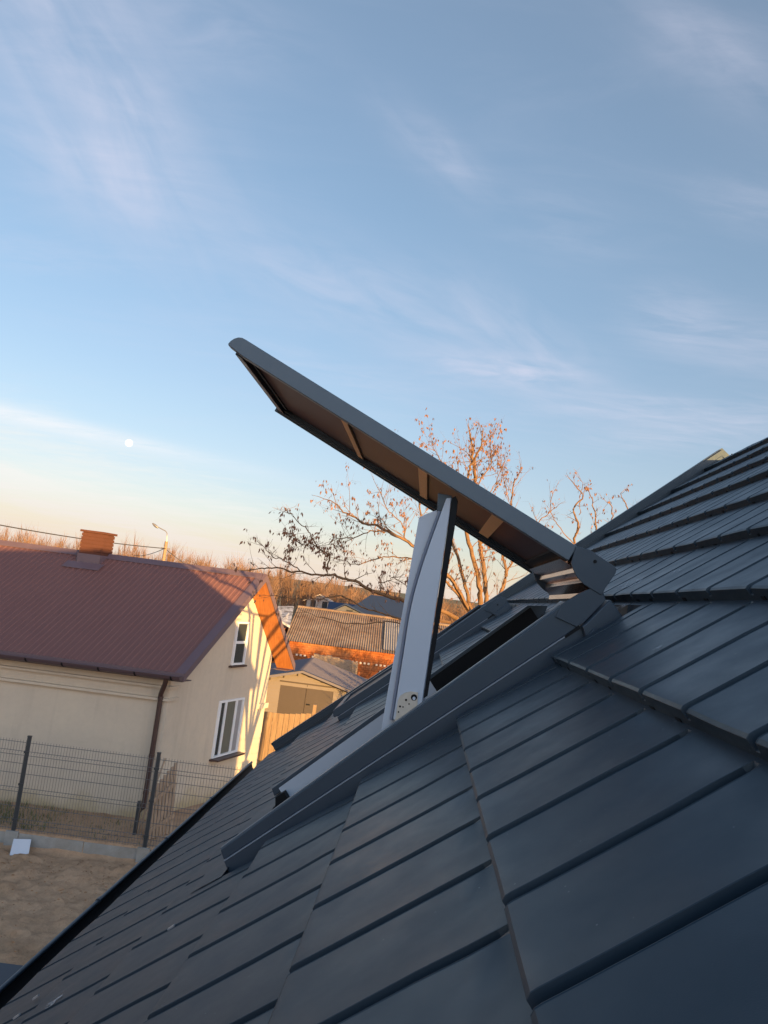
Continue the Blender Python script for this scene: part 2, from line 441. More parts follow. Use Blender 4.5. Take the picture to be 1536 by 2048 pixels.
t = Mt('pole_concrete', rough=.85); t.base(t.mix(t.noise(3), (.30, .19, .11), (.24, .16, .10))); M_POLE = t.m
M_LAMP = Mt('lamp_arm_steel', (.22, .2, .19), .4, metal=.4).m
M_SHEET = Mt('white_plastic_sheet', (.62, .63, .68), .45).m
M_BLUEM = Mt('blue_grey_metal_cover', (.028, .036, .048), .4).m

# soil
t = Mt('dry_sandy_soil', rough=.95, spec=.1)
n1 = t.noise(.55, 7, .7, .8); n2 = t.noise(5, 7, .75, .5); n3 = t.noise(26, 6, .7)
c = t.ramp(n1, [(.3, (.38, .235, .140)), (.5, (.48, .305, .19)), (.72, (.56, .37, .24))])
c = t.mix(t.math('MULTIPLY', t.ramp(n2, [(.48, 0.), (.68, 1.)]), .55), c, (.27, .17, .105))
c = t.mix(t.math('MULTIPLY', t.ramp(n3, [(.55, 0.), (.75, 1.)]), .5), c, (.20, .135, .09))
# away from the yard the ground is rough winter grass
sp = t.n.new('ShaderNodeSeparateXYZ'); t.l.new(t.co, sp.inputs[0])
far = t.ramp(t.math('DIVIDE', t.math('ADD', sp.outputs[1], t.math('MULTIPLY', t.noise(.8, 5), 1.5)), 40.), [(.44, 0.), (.48, 1.)])
gr = t.ramp(t.noise(1.1, 7, .7), [(.35, (.15, .125, .065)), (.6, (.24, .19, .105)), (.75, (.34, .255, .155))])
t.base(t.mix(far, c, gr)); t.bump(t.math('ADD', n2, t.math('MULTIPLY', n3, .5)), .9, .05); M_SOIL = t.m
t = Mt('short_winter_grass', rough=.9); t.base(t.ramp(t.noise(3, 6), [(.3, (.09, .10, .038)), (.55, (.16, .15, .06)), (.75, (.24, .19, .09))])); M_GRASS = t.m
t = Mt('dry_leaf_litter', rough=.9); t.base(t.ramp(t.noise(7, 4), [(.3, (.18, .10, .055)), (.7, (.38, .20, .09))])); M_LITTER = t.m
t = Mt('robinia_bark', rough=.9, spec=.15)
t.base(t.ramp(t.noise(14, 6, .7), [(.3, (.13, .072, .038)), (.7, (.23, .132, .070))])); t.bump(t.noise(40, 5), .6, .01); M_BARK = t.m
t = Mt('dry_seed_pods', rough=.8); t.base(t.ramp(t.noise(5, 3), [(.3, (.15, .07, .04)), (.7, (.32, .15, .085))])); M_POD = t.m
t = Mt('far_wood_twigs', rough=.95, spec=.05)
t.base(t.ramp(t.noise(.12, 5), [(.3, (.17, .095, .058)), (.5, (.25, .145, .09)), (.7, (.32, .205, .14))])); M_WOODS = t.m
t = Mt('rusty_shrub_twigs', rough=.95, spec=.05); t.base(t.ramp(t.noise(.8, 5), [(.3, (.24, .09, .04)), (.7, (.34, .15, .07))])); M_SHRUB = t.m
t = Mt('moon_surface', (0, 0, 0), 1.0)
t.b.inputs['Emission Color'].default_value = (1, .97, .93, 1); t.b.inputs['Emission Strength'].default_value = .62
t.l.new(t.ramp(t.noise(.02, 4), [(.4, (.86, .86, .86)), (.6, (1., .98, .95))]), t.b.inputs['Emission Color']); M_MOON = t.m

# ------------------------------------------------------------------ ground
def gz(x, y):
    """ground height"""
    if y < 13.98: z = -.27
    elif y < 16.5: z = -.03
    elif y < 60: z = -(y - 16.5) * 0.066
    else: z = -2.87
    if y > 90: z += (y - 90) * .012
    return z
def build_ground():
    xs = list(np.concatenate([[-3000, -1200, -500, -200, -90, -45, -25, -14], np.arange(-9, -1.0, .045), [-.5, 0, 2, 4, 8, 15, 30, 60, 120, 300, 800, 3000]]))
    ys = list(np.concatenate([[-3000, -800, -200, -60, -20, 0, 4, 6], np.arange(7, 13.9, .05), [13.97, 13.99], np.arange(14.05, 16.2, .08), [16.5, 17.5, 19, 22, 27, 34, 45, 60, 75, 90, 130, 220, 500, 1200, 4000]]))
    from mathutils import noise as mn
    vs = []; nx = len(xs)
    for y in ys:
        for x in xs:
            z = gz(x, y)
            if -9 <= x <= -1 and 7 <= y <= 16.2:
                p = V((x, y, 0)); a = min(1, (13.9 - y) / .3) if y < 13.9 else 0
                if y < 13.9:
                    z += a * (0.05 * mn.fractal(p * 1.3, 1.0, 2.1, 5) + .060 * mn.fractal(p * 4.5, .9, 2.1, 4) + .024 * mn.fractal(p * 15, .9, 2.2, 3))
                    # heap of spoil thrown against the plinth
                    z += a * .20 * exp(-((y - 13.45) / .5) ** 2) * (0.5 + mn.noise(V((x * 1.6, 3, 0)))) * (.7 if x > -6.2 else .3)
                else:
                    z += .03 * mn.fractal(p * 2, 1, 2, 4) + .05
            vs.append((x, y, z))
    fs = [(j * nx + i, j * nx + i + 1, (j + 1) * nx + i + 1, (j + 1) * nx + i) for j in range(len(ys) - 1) for i in range(nx - 1)]
    me = bpy.data.meshes.new('ground'); me.from_pydata(vs, [], fs); me.materials.append(M_SOIL)
    for p in me.polygons: p.use_smooth = True
    o = bpy.data.objects.new('ground', me); C.objects.link(o); tag(o, kind='structure', label='bare sandy soil of the yard with trodden lumps')
build_ground()

# ------------------------------------------------------------------ our house: the roof we look along
TILE_S, RIB = 0.319, 0.214
S_NOSE = [-1.702 + TILE_S * k for k in range(14)]
S_EAVE, S_RIDGE = -1.78, 2.60
E_FAR, E_NEAR = 6.2, -9.5
WIN_E = (2.30, 5.15)
house = empty('house', rf(0, 0, 0) - V((0, 0, rf(0, 0, 0).z)) + R * 2.2 - E * 2, 'house under a graphite metal tile roof that fills the foreground', 'house')
def tile_profile_s():
    """(s, n, groove factor) down one course, nose first; course pitch TILE_S"""
    return [(0, -.001, 0), (0, .0262, 1), (.0006, .0268, 1), (.0058, .0294, 1), (.013, .0293, 1), (.026, .0280, 1), (.040, .0266, 1), (.10, .0211, 1), (.15, .0167, 1), (.20, .0123, 1), (.262, .0069, 1), (.298, .0038, .9), (.312, .0028, 0), (TILE_S + .001, .002, 0)]
def build_tiles():
    es = []
    g0 = .661 - RIB * 60
    w = .0125; d = .0145
    prof = [(-.0165, 0), (-.0152, .0006), (-.0138, .0002), (-.0070, -d), (.0066, -d), (.0090, .0), (.0105, .0004), (.0130, 0)]
    k = 0
    while True:
        g = g0 + RIB * k; k += 1
        if g > E_FAR - .03: break
        if g < E_NEAR: continue
        if g > -.6:
            es += [(g + a, b) for a, b in prof] + [(g + .10, 0)]
        else:
            es += [(g - .01, 0), (g, -d), (g + .01, 0)]
    for wa in WIN_E:
        es = [q for q in es if not any(abs(q[0] - (wa + o)) < .004 for o in (-.075, .855))]
        es += [(wa - .078, 0), (wa - .075, 0), (wa + .855, 0), (wa + .858, 0)]
    es = sorted([(E_NEAR, 0)] + es + [(E_FAR, 0)])
    vs = []; fs = []
    courses = [(s, TILE_S) for s in S_NOSE if s < S_RIDGE]
    rnd = random.Random(3)
    sagp = [rnd.uniform(-1, 1) for _ in range(400)]
    m = len(es)
    rows = []
    def row(s, n, gf, ci, off=0.0):
        r = []
        for j, (e, b) in enumerate(es):
            idx = int((e + 12) / RIB)
            wob = .0019 * sagp[(idx * 3 + ci * 17) % 400] if n > .01 else 0
            z = n + b * gf + wob + off
            if -.90 < s < .475 and any(wa - .0755 < e < wa + .8555 for wa in WIN_E): z = min(z, -.034)
            r.append(len(vs)); vs.append(rf(s, e, z))
        rows.append(r)
    # the plain strip under the lowest nose, bent down into the gutter
    row(S_EAVE, -.006, .9, 0); row(S_EAVE + .006, .001, 1, 0); row(S_NOSE[0] + .002, .001, .4, 0)
    for ci, (s0, L) in enumerate(courses):
        for (ds, n, gf) in tile_profile_s():
            s = s0 + ds
            if s > S_RIDGE: s = S_RIDGE
            row(s, n, gf, ci)
    for a, b in zip(rows[:-1], rows[1:]):
        for j in range(m - 1): fs.append((a[j], a[j + 1], b[j + 1], b[j]))
    nf = len(fs)
    mb = MB(); mb.v = vs; mb.f = fs
    # black boxes under the noses, the dark of holes and open laps painted in
    for ci, (s0, L) in enumerate(courses):
        for k in range(0, 70):
            e = g0 + RIB * (int((-.4 - g0) / RIB) + k) + (.05 if (k + ci) % 2 else -.035) + .012 * rnd.uniform(-1, 1)
            if e > E_FAR - .1 or any(wa - .1 < e < wa + .88 and -.95 < s0 < .5 for wa in WIN_E): continue
            hh_ = rnd.uniform(.0025, .006); ww_ = rnd.uniform(.005, .012)
            mb.box(rf(s0 - .0004, e, .0012 + hh_), U, E, N, .0009, ww_, hh_)
    o = mb.build('tiled_roof_slope', M_ROOF, house, smooth=13)
    o.data.materials.append(M_DARK)
    for p_ in o.data.polygons:
        if p_.index >= nf: p_.material_index = 1
    return o
roof = build_tiles()
# the other slope, walls, gable
def other(s, e, n):       # mirror of rf about the ridge line
    P = rf(s, e, n); rid = rf(S_RIDGE, e, 0); k = (P - rid).dot(R)
    return P - R * (2 * k)
mb = MB(); k = 0
g = E_NEAR
while g < E_FAR - .2:
    mb.quad(other(S_EAVE, g, 0), other(S_EAVE, g + RIB - .02, 0), other(S_RIDGE, g + RIB - .02, 0), other(S_RIDGE, g, 0))
    mb.quad(other(S_EAVE, g + RIB - .02, 0), other(S_EAVE, g + RIB - .01, -.011), other(S_RIDGE, g + RIB - .01, -.011), other(S_RIDGE, g + RIB - .02, 0))
    mb.quad(other(S_EAVE, g + RIB - .01, -.011), other(S_EAVE, g + RIB, 0), other(S_RIDGE, g + RIB, 0), other(S_RIDGE, g + RIB - .01, -.011))
    g += RIB
mb.quad(other(S_EAVE, g, 0), other(S_EAVE, E_FAR, 0), other(S_RIDGE, E_FAR, 0), other(S_RIDGE, g, 0))
mb.build('back_roof_slope', M_ROOF, house)
# walls under the roof
mb = MB()
iw, ow = .35, .0
def wallpt(s, e, n): return rf(s, e, n)
L0 = rf(S_EAVE + .42, 0, -.12); Rr = other(S_EAVE + .42, 0, -.12); rg = rf(S_RIDGE, 0, -.16)
def at_e(P, e): return P + E * e
for e in (E_NEAR + .3, E_FAR - .12):
    pts = [at_e(L0, e), at_e(rg, e), at_e(Rr, e), V((at_e(Rr, e).x, at_e(Rr, e).y, -.1)), V((at_e(L0, e).x, at_e(L0, e).y, -.1))]
    mb.prism(pts, E * -.2)
for P in (L0, Rr):
    a, b = at_e(P, E_NEAR + .3), at_e(P, E_FAR - .12)
    sgn = 1 if P is L0 else -1
    mb.prism([a, b, V((b.x, b.y, -.1)), V((a.x, a.y, -.1))], R * .2 * sgn)
mb.build('outer_walls', M_WALL, house)
# ridge cap
mb = MB()
pr = [(-.16, -.016), (-.13, .004), (-.02, .006), (.0, .007)]
L_ = [rf(S_RIDGE + a, 0, b) for a, b in pr]; R_ = [other(S_RIDGE + a, 0, b) for a, b in pr[:-1]][::-1]
cap = L_ + R_
for i in range(len(cap) - 1):
    mb.quad(cap[i] + E * E_NEAR, cap[i] + E * (E_FAR - .002), cap[i + 1] + E * (E_FAR - .002), cap[i + 1] + E * E_NEAR)
mb.build('ridge_cap', M_TRIM, house)
# verge trim: a folded metal parapet along the far gable, both slopes
VE = E_FAR + .0
def verge_pts(lo, hi, s0, f):
    return [f(s0, 0, lo), f(s0, 0, hi)]
def apex(n):
    a = rf(S_RIDGE, 0, 0); return a + V((0, 0, n / cos(TH)))
mb = MB()
S_VE = -1.63
vh = .076
for f in (rf, other):
    q = [f(S_VE, 0, -.05), f(S_VE, 0, vh), apex(vh), apex(-.05)]
    mb.prism([p + E * VE for p in q], E * .022)                       # upright leaf
    q = [f(S_VE - .01, 0, vh - .006), f(S_VE - .01, 0, vh + .012), apex(vh + .012), apex(vh - .006)]
    mb.prism([p + E * (VE + .024) for p in q], E * .11)              # top fold
    q = [f(S_VE - .005, 0, -.14), f(S_VE - .005, 0, vh - .008), apex(vh - .008), apex(-.14)]
    mb.prism([p + E * (VE + .115) for p in q], E * .018)              # outer face
    q = [f(S_VE, 0, .030), f(S_VE, 0, .037), apex(.037), apex(.030)]
    mb.prism([p + E * (VE - .006) for p in q], E * .005)              # bead pressed in the inner face
vt = mb.build('verge_trim', M_TRIM, house)
# slot punched in the trim at the apex, seen dark
s1, n1 = pe(1463, 908, VE - .01); s2, n2 = pe(1472, 914, VE - .01)
mb = MB(); a = rf(s1, VE - .009, n1); b = rf(s2, VE - .009, n2); dv = (b - a); wv_ = E.cross(dv).normalized() * .006
mb.prism([a - wv_, a + wv_, b + wv_, b - wv_], E * .004)
mb.build('fixing_slot', M_DARK, vt)
# gutter
mb = MB()
gc = rf(S_EAVE, 0, 0)
hor, ver = -R, V((0, 0, 1))
gp = []
for k in range(13):
    an = pi + pi * k / 12
    gp.append(gc + hor * (.055 - .065 * cos(pi - pi * k / 12) * -1 * -1) + V((0, 0, 0)))
gp = [gc + hor * (-.0 + .068 + .070 * -cos(pi * k / 12)) + ver * (-.075 - .070 * sin(pi * k / 12)) for k in range(13)]
inn = [gc + hor * (-.0 + .068 + .066 * -cos(pi * k / 12)) + ver * (-.075 - .066 * sin(pi * k / 12)) for k in range(13)]
loop = gp + inn[::-1]
nl = len(loop)
for a, b in ((E_NEAR, -1), (-1, 2.5), (2.5, E_FAR + .32)):
    vs = [p + E * a for p in loop] + [p + E * b for p in loop]
    mb.add(vs, [(i, (i + 1) % nl, (i + 1) % nl + nl, i + nl) for i in range(nl)] + [tuple(range(nl))[:0] or (0, 1, nl - 2, nl - 1)])
t = Mt('black_gutter_inside', (.006, .007, .009), .6, spec=.15); M_GUTB = t.m
gut = mb.build('eaves_gutter', M_GUTB, house, smooth=40)
mb = MB(); lip = gp[-1] + ver * .004
mb.tube([lip + E * E_NEAR, lip + E * (E_FAR + .32)], .009, 10)
mb.build('gutter_bead', M_TRIM, gut, smooth=60)
for e in (-1.5, .9, 1.75, 2.62, 3.5, 4.4, 5.3):
    mb = MB()
    lp = [p + E * e for p in gp]
    lp2 = [p + (p - (gc + hor * .068 + ver * -.075)).normalized() * .006 + E * e for p in gp]
    mb.prism(lp2 + lp[::-1], E * .045)
    mb.tube([lip + ver * .002 + E * e, lip + ver * .002 + E * (e + .03)], .0115, 8)
    mb.build('gutter_bracket', M_TRIM, gut)
# fascia
mb = MB(); a = gc + R * .03 + ver * -.03
mb.prism([a + E * E_NEAR, a + E * E_FAR, a + E * E_FAR + ver * -.2, a + E * E_NEAR + ver * -.2], R * .02)
mb.build('fascia_board', M_TRIM, house)
mb = MB(); b1 = gc + R * .05 + ver * -.22
mb.prism([b1, b1 + R * .4, b1 + R * .4 + ver * -.02, b1 + ver * -.02], E * 1.0)
mb = MB(); mb.prism([b1 + E * E_NEAR, b1 + E * E_FAR, b1 + R * .36 + E * E_FAR, b1 + R * .36 + E * E_NEAR], ver * -.02)
mb.build('eaves_soffit', M_TRIM, house)
# small screws and scuffs of chalky scratches on tiles
M_SCR = Mt('bright_screw_heads', (.45, .47, .5), .3, metal=.6).m
for (s, e) in [(-1.50, 2.12), (-1.50, 2.22), (-.95, 1.95)]:
    mb = MB(); mb.box(rf(s, e, .021), U, E, N, .009, .005, .002)
    mb.build('roof_screw', M_SCR, house)

t = Mt('chalky_scuff', (.45, .48, .52), .5); t.b.inputs['Alpha'].default_value = .5
al = t.ramp(t.noise(35, 6, .7, 1.5), [(.48, 0.0), (.62, .75)]); t.l.new(al, t.b.inputs['Alpha']); M_SCUFF = t.m
def roof_n(s):
    k = int((s - S_NOSE[0]) // TILE_S); ds = s - (S_NOSE[0] + k * TILE_S)
    return float(np.interp(ds, [0, .012, .298, TILE_S], [.0297, .0293, .0038, .002]))
for (s0, e0_, ls, le) in ((.60, 2.62, .05, .16), (.66, 2.30, .02, .06), (.50, 2.42, .03, .07), (-1.30, 1.98, .02, .06), (.33, 1.55, .012, .02)):
    mb = MB(); rr = random.Random(int(s0 * 100) + 5)
    ring = [(ls * cos(a_ * pi / 6) * rr.uniform(.6, 1), le * sin(a_ * pi / 6) * rr.uniform(.6, 1)) for a_ in range(12)]
    mb.add([rf(s0 + a_, e0_ + b_, roof_n(s0 + a_) + .0016) for a_, b_ in ring], [tuple(range(12))])
    mb.build('scuff_mark', M_SCUFF, house)
# ------------------------------------------------------------------ roof windows
WIN_W = .78
def gpt(s, e, n): return rf(s, e, n)
def ext(mb, pts, e0, e1):
    mb.prism([rf(s, e0, n) for s, n in pts], E * (e1 - e0))
def make_window(e0, opened):
    e1 = e0 + WIN_W
    dn = 0.0
    fr = MB()      # box of the frame: low bottom member, top member, two side walls
    fr.box(rf(.40, (e0 + e1) / 2, .03), U, E, N, .045, WIN_W / 2 - .03, .030)
    win = fr.build('roof_window', M_CLAD, house)
    win['label'] = 'top hung roof window with its sash propped wide open' if opened else 'closed roof window near the gable'
    mb = MB(); mb.box(rf(-.885, (e0 + e1) / 2, -.004), U, E, N, .012, WIN_W / 2 - .03, .014)
    mb.build('bottom_frame', M_CLAD, win)
    for side, (ea, eb) in enumerate(((e0, e0 + .035), (e1 - .035, e1))):
        sg = 1 if side == 0 else -1
        oe = e0 if side == 0 else e1
        mb = MB()     # upper cladding, a slender wedge
        ext(mb, [(-.889, .07), (-.429, .09), (.327, .118), (.392, .075), (.339, .041), (-.895, .041)], ea, eb)
        cl = mb.build('side_cladding', M_CLAD, win, bevel=.003)
        if side == 0:
            mb = MB(); ext(mb, [(-.893, .0375), (.335, .0375), (.335, .0408), (-.893, .0408)], oe - .0065, oe + .004)
            mb.build('seam_lip', M_SEAM, cl)
            mb = MB(); ext(mb, [(.285, .0345), (.338, .0345), (.338, .0460), (.285, .0412)], oe - .0075, oe - .0066)
            mb.build('seam_gap', M_DARK, cl)
            mb = MB(); ext(mb, [(-.87, -.033), (.47, -.033), (.47, -.0305), (-.87, -.0305)], oe - .073, oe - .004)
            mb.tube([rf(-.87, oe - .050, -.012), rf(.47, oe - .050, -.012)], .0045, 6)
            mb.build('flashing_gutter', M_TRIM, win)
            mb = MB(); ext(mb, [(-.889, .0702), (-.429, .0902), (.327, .1182), (.327, .122), (-.429, .0935), (-.889, .0735)], oe + .006, oe + .03)
            mb.build('top_bevel', M_CLAD_LIT, cl)  # top surface takes the lighter, lit copy of the cladding
        mb = MB()     # lower flashing leaf
        ext(mb, [(-.895, .038), (.45, .038), (.45, -.036), (-.905, -.036)], oe - sg * .004, oe + sg * .022)
        mb.build('side_flashing', M_CLAD, win, bevel=.002)
        if side == 0:
            mb = MB(); ext(mb, [(.352, .040), (.452, .060), (.455, -.018), (.340, -.018), (.332, .012), (.341, .040)], oe - .030, oe + .045)
            hc = mb.build('hinge_cover', M_CLAD, win, bevel=.004)
            mb = MB(); s_, n_ = pe(1187, 1264, 2.27)
            ext(mb, [(.340, .012), (.365, .020), (.362, -.006), (.336, -.014)], oe - .044, oe - .031)
            mb.build('clip_tab', M_CLAD, hc, bevel=.003)
            mb = MB()
            ext(mb, [(.295, .100), (.330, .122), (.392, .120), (.440, .112), (.452, .085), (.445, .062), (.352, .042), (.330, .044)], oe - .006, oe + .010)
            mb.build('hinge_neck', M_CLAD, hc, bevel=.002)
        else:
            mb = MB(); ext(mb, [(.352, .040), (.452, .060), (.455, -.018), (.340, -.018)], oe - .045, oe + .03)
            mb.build('hinge_cover', M_CLAD, win, bevel=.004)
    # jamb linings
    mb = MB(); ext(mb, [(-.86, .058), (-.15, .085), (-.15, -.06), (-.86, -.06)], e1 - .05, e1 - .038)
    mb.build('jamb_lining', M_ARM, win)
    mb = MB(); ext(mb, [(-.15, .088), (.33, .108), (.33, -.06), (-.15, -.06)], e1 - .052, e1 - .038)
    mb.build('jamb_gasket', M_DARK, win)
    mb = MB(); ext(mb, [(-.895, .012), (-.878, .040), (-.84, .040), (-.84, -.02), (-.895, -.01)], e1 - .09, e1 - .04)
    mb.build('corner_block', M_DARK, win)
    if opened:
        # black sheet over the tiles, painted dark in place of the unlit shaft
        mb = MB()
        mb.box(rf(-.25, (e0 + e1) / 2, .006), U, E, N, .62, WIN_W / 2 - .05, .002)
        mb.build('shaft_dark_sheet', M_DARK, win)
    # sash ----------------------------------------------------------
    hinge = (.452, .175)
    if opened: ang = radians(180 - 65.9)
    else: ang = radians(180.0)
    dvec = (cos(ang), sin(ang))                    # from hinge to the free edge, in (s, n)
    pv = (sin(ang), -cos(ang))                     # outward
    # express sash profile in (t along from hinge, p outward)
    base = (.4206, .2151) if opened else (.325, .040)
    def sp_(t, p): return (base[0] + dvec[0] * t + pv[0] * p, base[1] + dvec[1] * t + pv[1] * p)
    L = 1.226
    sash = MB()
    def sbox(mb, t0, t1, p0, p1, ea, eb): ext(mb, [sp_(t0, p0), sp_(t1, p0), sp_(t1, p1), sp_(t0, p1)], ea, eb)
    # near rail with the rounded free end
    endc = [(L - .05, .0), (L + .010, .006), (L + .013, .011), (L + .011, .022), (L + .006, .034), (L - .003, .044), (L - .014, .0495), (L - .03, .0505)]
    ext(sash, [sp_(0, .0)] + [sp_(a, b) for a, b in endc] + [sp_(0, .0505)], e0 - .002, e0 + .030)
    so_ = sash.build('sash', M_CLAD_LIT if opened else M_CLAD, win, bevel=.003)
    mb = MB()
    sbox(mb, 0, L, 0.006, .049, e1 - .062, e1 + .002)
    sbox(mb, 0, L, -.003, .0085, e1 - .036, e1 - .006)
    sbox(mb, 0.0, L + .01, -.008, .012, e1 - .004, e1 + .008)
    mb.build('far_rail', M_TRIM, so_, bevel=.002)
    mb = MB()
    sbox(mb, L - .055, L + .0, .012, .047, e0 + .031, e1 - .031)
    sbox(mb, L - .040, L - .012, -.002, .0115, e0 + .031, e1 - .037)
    mb.build('end_rail', M_TRIM, so_, bevel=.002)
    mb = MB(); sbox(mb, -.01, .05, .006, .047, e0 + .031, e1 - .031)
    mb.build('hinge_rail', M_DARK, so_)
    # glazing
    mb = MB(); sbox(mb, .05, L - .056, .018, .034, e0 + .0305, e1 - .0305)
    mb.build('glass_pane', M_GLASS_REFL, so_)
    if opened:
        for px, py, w in ((668, 822, .024), (829, 923, .034), (983, 1020, .042)):  # added bars that paint orange reflections onto the glass
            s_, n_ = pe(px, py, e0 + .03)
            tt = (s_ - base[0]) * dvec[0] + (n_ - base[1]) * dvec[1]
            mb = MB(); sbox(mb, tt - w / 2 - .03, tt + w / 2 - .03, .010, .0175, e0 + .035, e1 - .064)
            mb.build('sash_reflection', M_REFL_BAR, so_)
    # top hood between the hinge plates: stepped glossy profile
    hp = [(.02, -.004), (-.030, -.004), (-.036, -.016), (-.066, -.016), (-.070, -.030), (-.100, -.046), (-.106, -.060), (-.112, -.046), (-.108, .010), (-.06, .048), (.02, .049)]
    mb = MB(); ext(mb, [sp_(a, b) for a, b in hp], e0 + .032, e1 - .032)
    mb.build('hood_profile', M_GLOSS, so_, smooth=20)
    # hinge plates
    plate_px = [(1152, 1092), (1180, 1100), (1192, 1108), (1226, 1131), (1233, 1137), (1231, 1147), (1219, 1164), (1210, 1177), (1205, 1188), (1200, 1189), (1189, 1182), (1168, 1169), (1152, 1152), (1146, 1138), (1142, 1126)]
    pp = []
    for x, y in plate_px:
        s_, n_ = pe(x, y, 2.292)
        # into sash coordinates of the open sash
        a = radians(180 - 65.9); dx, dy = s_ - .4206, n_ - .2151
        pp.append((dx * cos(a) + dy * sin(a), dx * sin(a) - dy * cos(a)))
    for ea, eb in ((e0 - .010, e0 - .003), (e1 + .009, e1 + .014)):
        mb = MB(); ext(mb, [sp_(a, b) for a, b in pp], ea, eb)
        hp_ = mb.build('hinge_plate', M_CLAD, so_, bevel=.0015)
    s_, n_ = pe(1190, 1123, 2.29)
    dx, dy = s_ - .4206, n_ - .2151; a = radians(180 - 65.9)
    tt, pq = dx * cos(a) + dy * sin(a), dx * sin(a) - dy * cos(a)
    mb = MB()
    ext(mb, [sp_(tt + .0055 * cos(k * pi / 5), pq + .0055 * sin(k * pi / 5)) for k in range(10)], e0 - .0125, e0 - .0095)
    mb.build('bolt', M_DARK, so_)
    # apron under the window
    mb = MB(); rows = []
    rnd = random.Random(5)
    for i in range(9):
        s = -.89 - .10 * i / 8
        for j in range(20):
            e = e0 - .085 + (WIN_W + .17) * j / 19
            mb.v.append(rf(s, e, roof_n(s) + .0032 + .0006 * rnd.uniform(-1, 1)))
    mb.f = [(i * 20 + j, i * 20 + j + 1, (i + 1) * 20 + j + 1, (i + 1) * 20 + j) for i in range(8) for j in range(19)]
    mb.build('apron_flashing', M_ROOF, win, smooth=60)
    return win
W_OPEN = make_window(2.30, True)
W_SHUT = make_window(5.15, False)

# prop frame of the open window: light grey arm leaning from frame to sash
def epoly(name, px, e, th, mat, parent, bevel=.0015):
    mb = MB(); ext(mb, [pe(x, y, e) for x, y in px], e, e + th)
    return mb.build(name, mat, parent, bevel=bevel)
def smooth2(pts, n=5):
    P = [V((x, y, 0)) for x, y in pts]; P = [P[0] * 2 - P[1]] + P + [P[-1] * 2 - P[-2]]; o = []
    for i in range(1, len(P) - 2):
        for k in range(n):
            t_ = k / n; a, b, c_, d_ = P[i - 1:i + 3]
            q = .5 * ((2 * b) + (c_ - a) * t_ + (2 * a - 5 * b + 4 * c_ - d_) * t_ * t_ + (3 * b - a - 3 * c_ + d_) * t_ ** 3); o.append((q.x, q.y))
    return o + [(P[-2].x, P[-2].y)]
EDGE = smooth2([(786, 1440), (808, 1300), (822, 1215), (842, 1140), (868, 1064), (893, 996)])
arm = epoly('support_arm', [(762, 1462), (776, 1380), (802, 1240), (838, 1035), (850, 1029), (874, 1020), (890, 1020), (850, 1400), (800, 1450)], 2.385, .012, M_ARM, W_OPEN)
epoly('arm_face', EDGE + [(903, 995), (899, 1030), (846, 1395), (838, 1440)], 2.345, .014, M_ARM, arm, .003)
mb = MB()
path = [(x - 3, y) for x, y in EDGE if y > 1010]
mb.tube([rf(*[pe(x, y, 2.372)[0], 2.372, pe(x, y, 2.372)[1]]) for x, y in path], .0062, 8)
mb.build('arm_bevel_shade', M_ARMS, arm, smooth=60)
epoly('arm_edge', [(904, 996), (912, 992), (916, 1003), (912, 1040), (855, 1392), (847, 1397)], 2.343, .012, M_DARK, arm)
epoly('arm_bracket', [(876, 986), (903, 991), (907, 1000), (890, 1022), (874, 1022)], 2.375, .006, M_CLAD, arm)
pts = [(788, 1446), (792, 1430), (796, 1401), (800, 1392), (809, 1386), (822, 1383), (836, 1385), (835, 1409), (825, 1425)]
epoly('perforated_plate', pts, 2.339, .005, M_ZINC, arm, 0)
for (x, y, r_) in ((828, 1395, 6.5), (812, 1400, 2.2), (800, 1413, 2), (797, 1424, 1.6), (806, 1414, 1.5), (818, 1408, 1.4)):
    epoly('plate_hole', [(x + r_ * cos(k * pi / 6), y + r_ * sin(k * pi / 6)) for k in range(12)], 2.3370, .0019, M_DARK, arm, 0)
epoly('plate_rivet', [(828 + 3 * cos(k * pi / 5), 1397 + 3.6 * sin(k * pi / 5)) for k in range(10)], 2.3350, .0019, M_ARM, arm, 0)

def onroof(px, py, n):
    d = ray(px, py); t_ = (n - HN) / d.dot(N); return CAM + d * t_
# ------------------------------------------------------------------ neighbour's house
Z = V((0, 0, 1)); XH = V((1, 0, 0))
A = V((-3.74, 15.5, 0))                       # front corner of the gable
GA = radians(20); Gd = V((sin(GA), cos(GA), 0)); GL = 4.2
Wd = 13.0
RIDGE_Z = CAM_H + .17; EAVE_Z = CAM_H - 1.93; OHE = .34; OHR = .42
nb = empty('house', A + V((-Wd / 2, 2, 0)), 'cream rendered house with a red sheet roof and a brick chimney', 'house')
RT = GL * .57
def rz(t): return RIDGE_Z - (RT - t) * (RIDGE_Z - EAVE_Z) / (RT + OHE) if t < RT else RIDGE_Z - (t - RT) * (RIDGE_Z - EAVE_Z) / (GL - RT + OHE)       # roof height above gable coordinate t
def hp(x, t, z): return A + XH * x + Gd * t + Z * z
def zoff(t): return gz(0, (A + Gd * t).y)
mb = MB()
g0, g1 = -.3, zoff(GL) - .4
mb.prism([hp(0, 0, g0), hp(0, GL, g1), hp(0, GL, rz(GL) - .14), hp(0, RT, rz(RT) - .14), hp(0, 0, rz(0) - .14)], XH * -.3)
mb.prism([hp(-Wd, 0, g0), hp(-Wd, GL, g1), hp(-Wd, GL, rz(GL) - .14), hp(-Wd, RT, rz(RT) - .14), hp(-Wd, 0, rz(0) - .14)], XH * .3)
mb.prism([hp(-.3, 0, g0), hp(-.3, 0, rz(0) - .14), hp(-Wd + .3, 0, rz(0) - .14), hp(-Wd + .3, 0, g0)], Gd * .3)
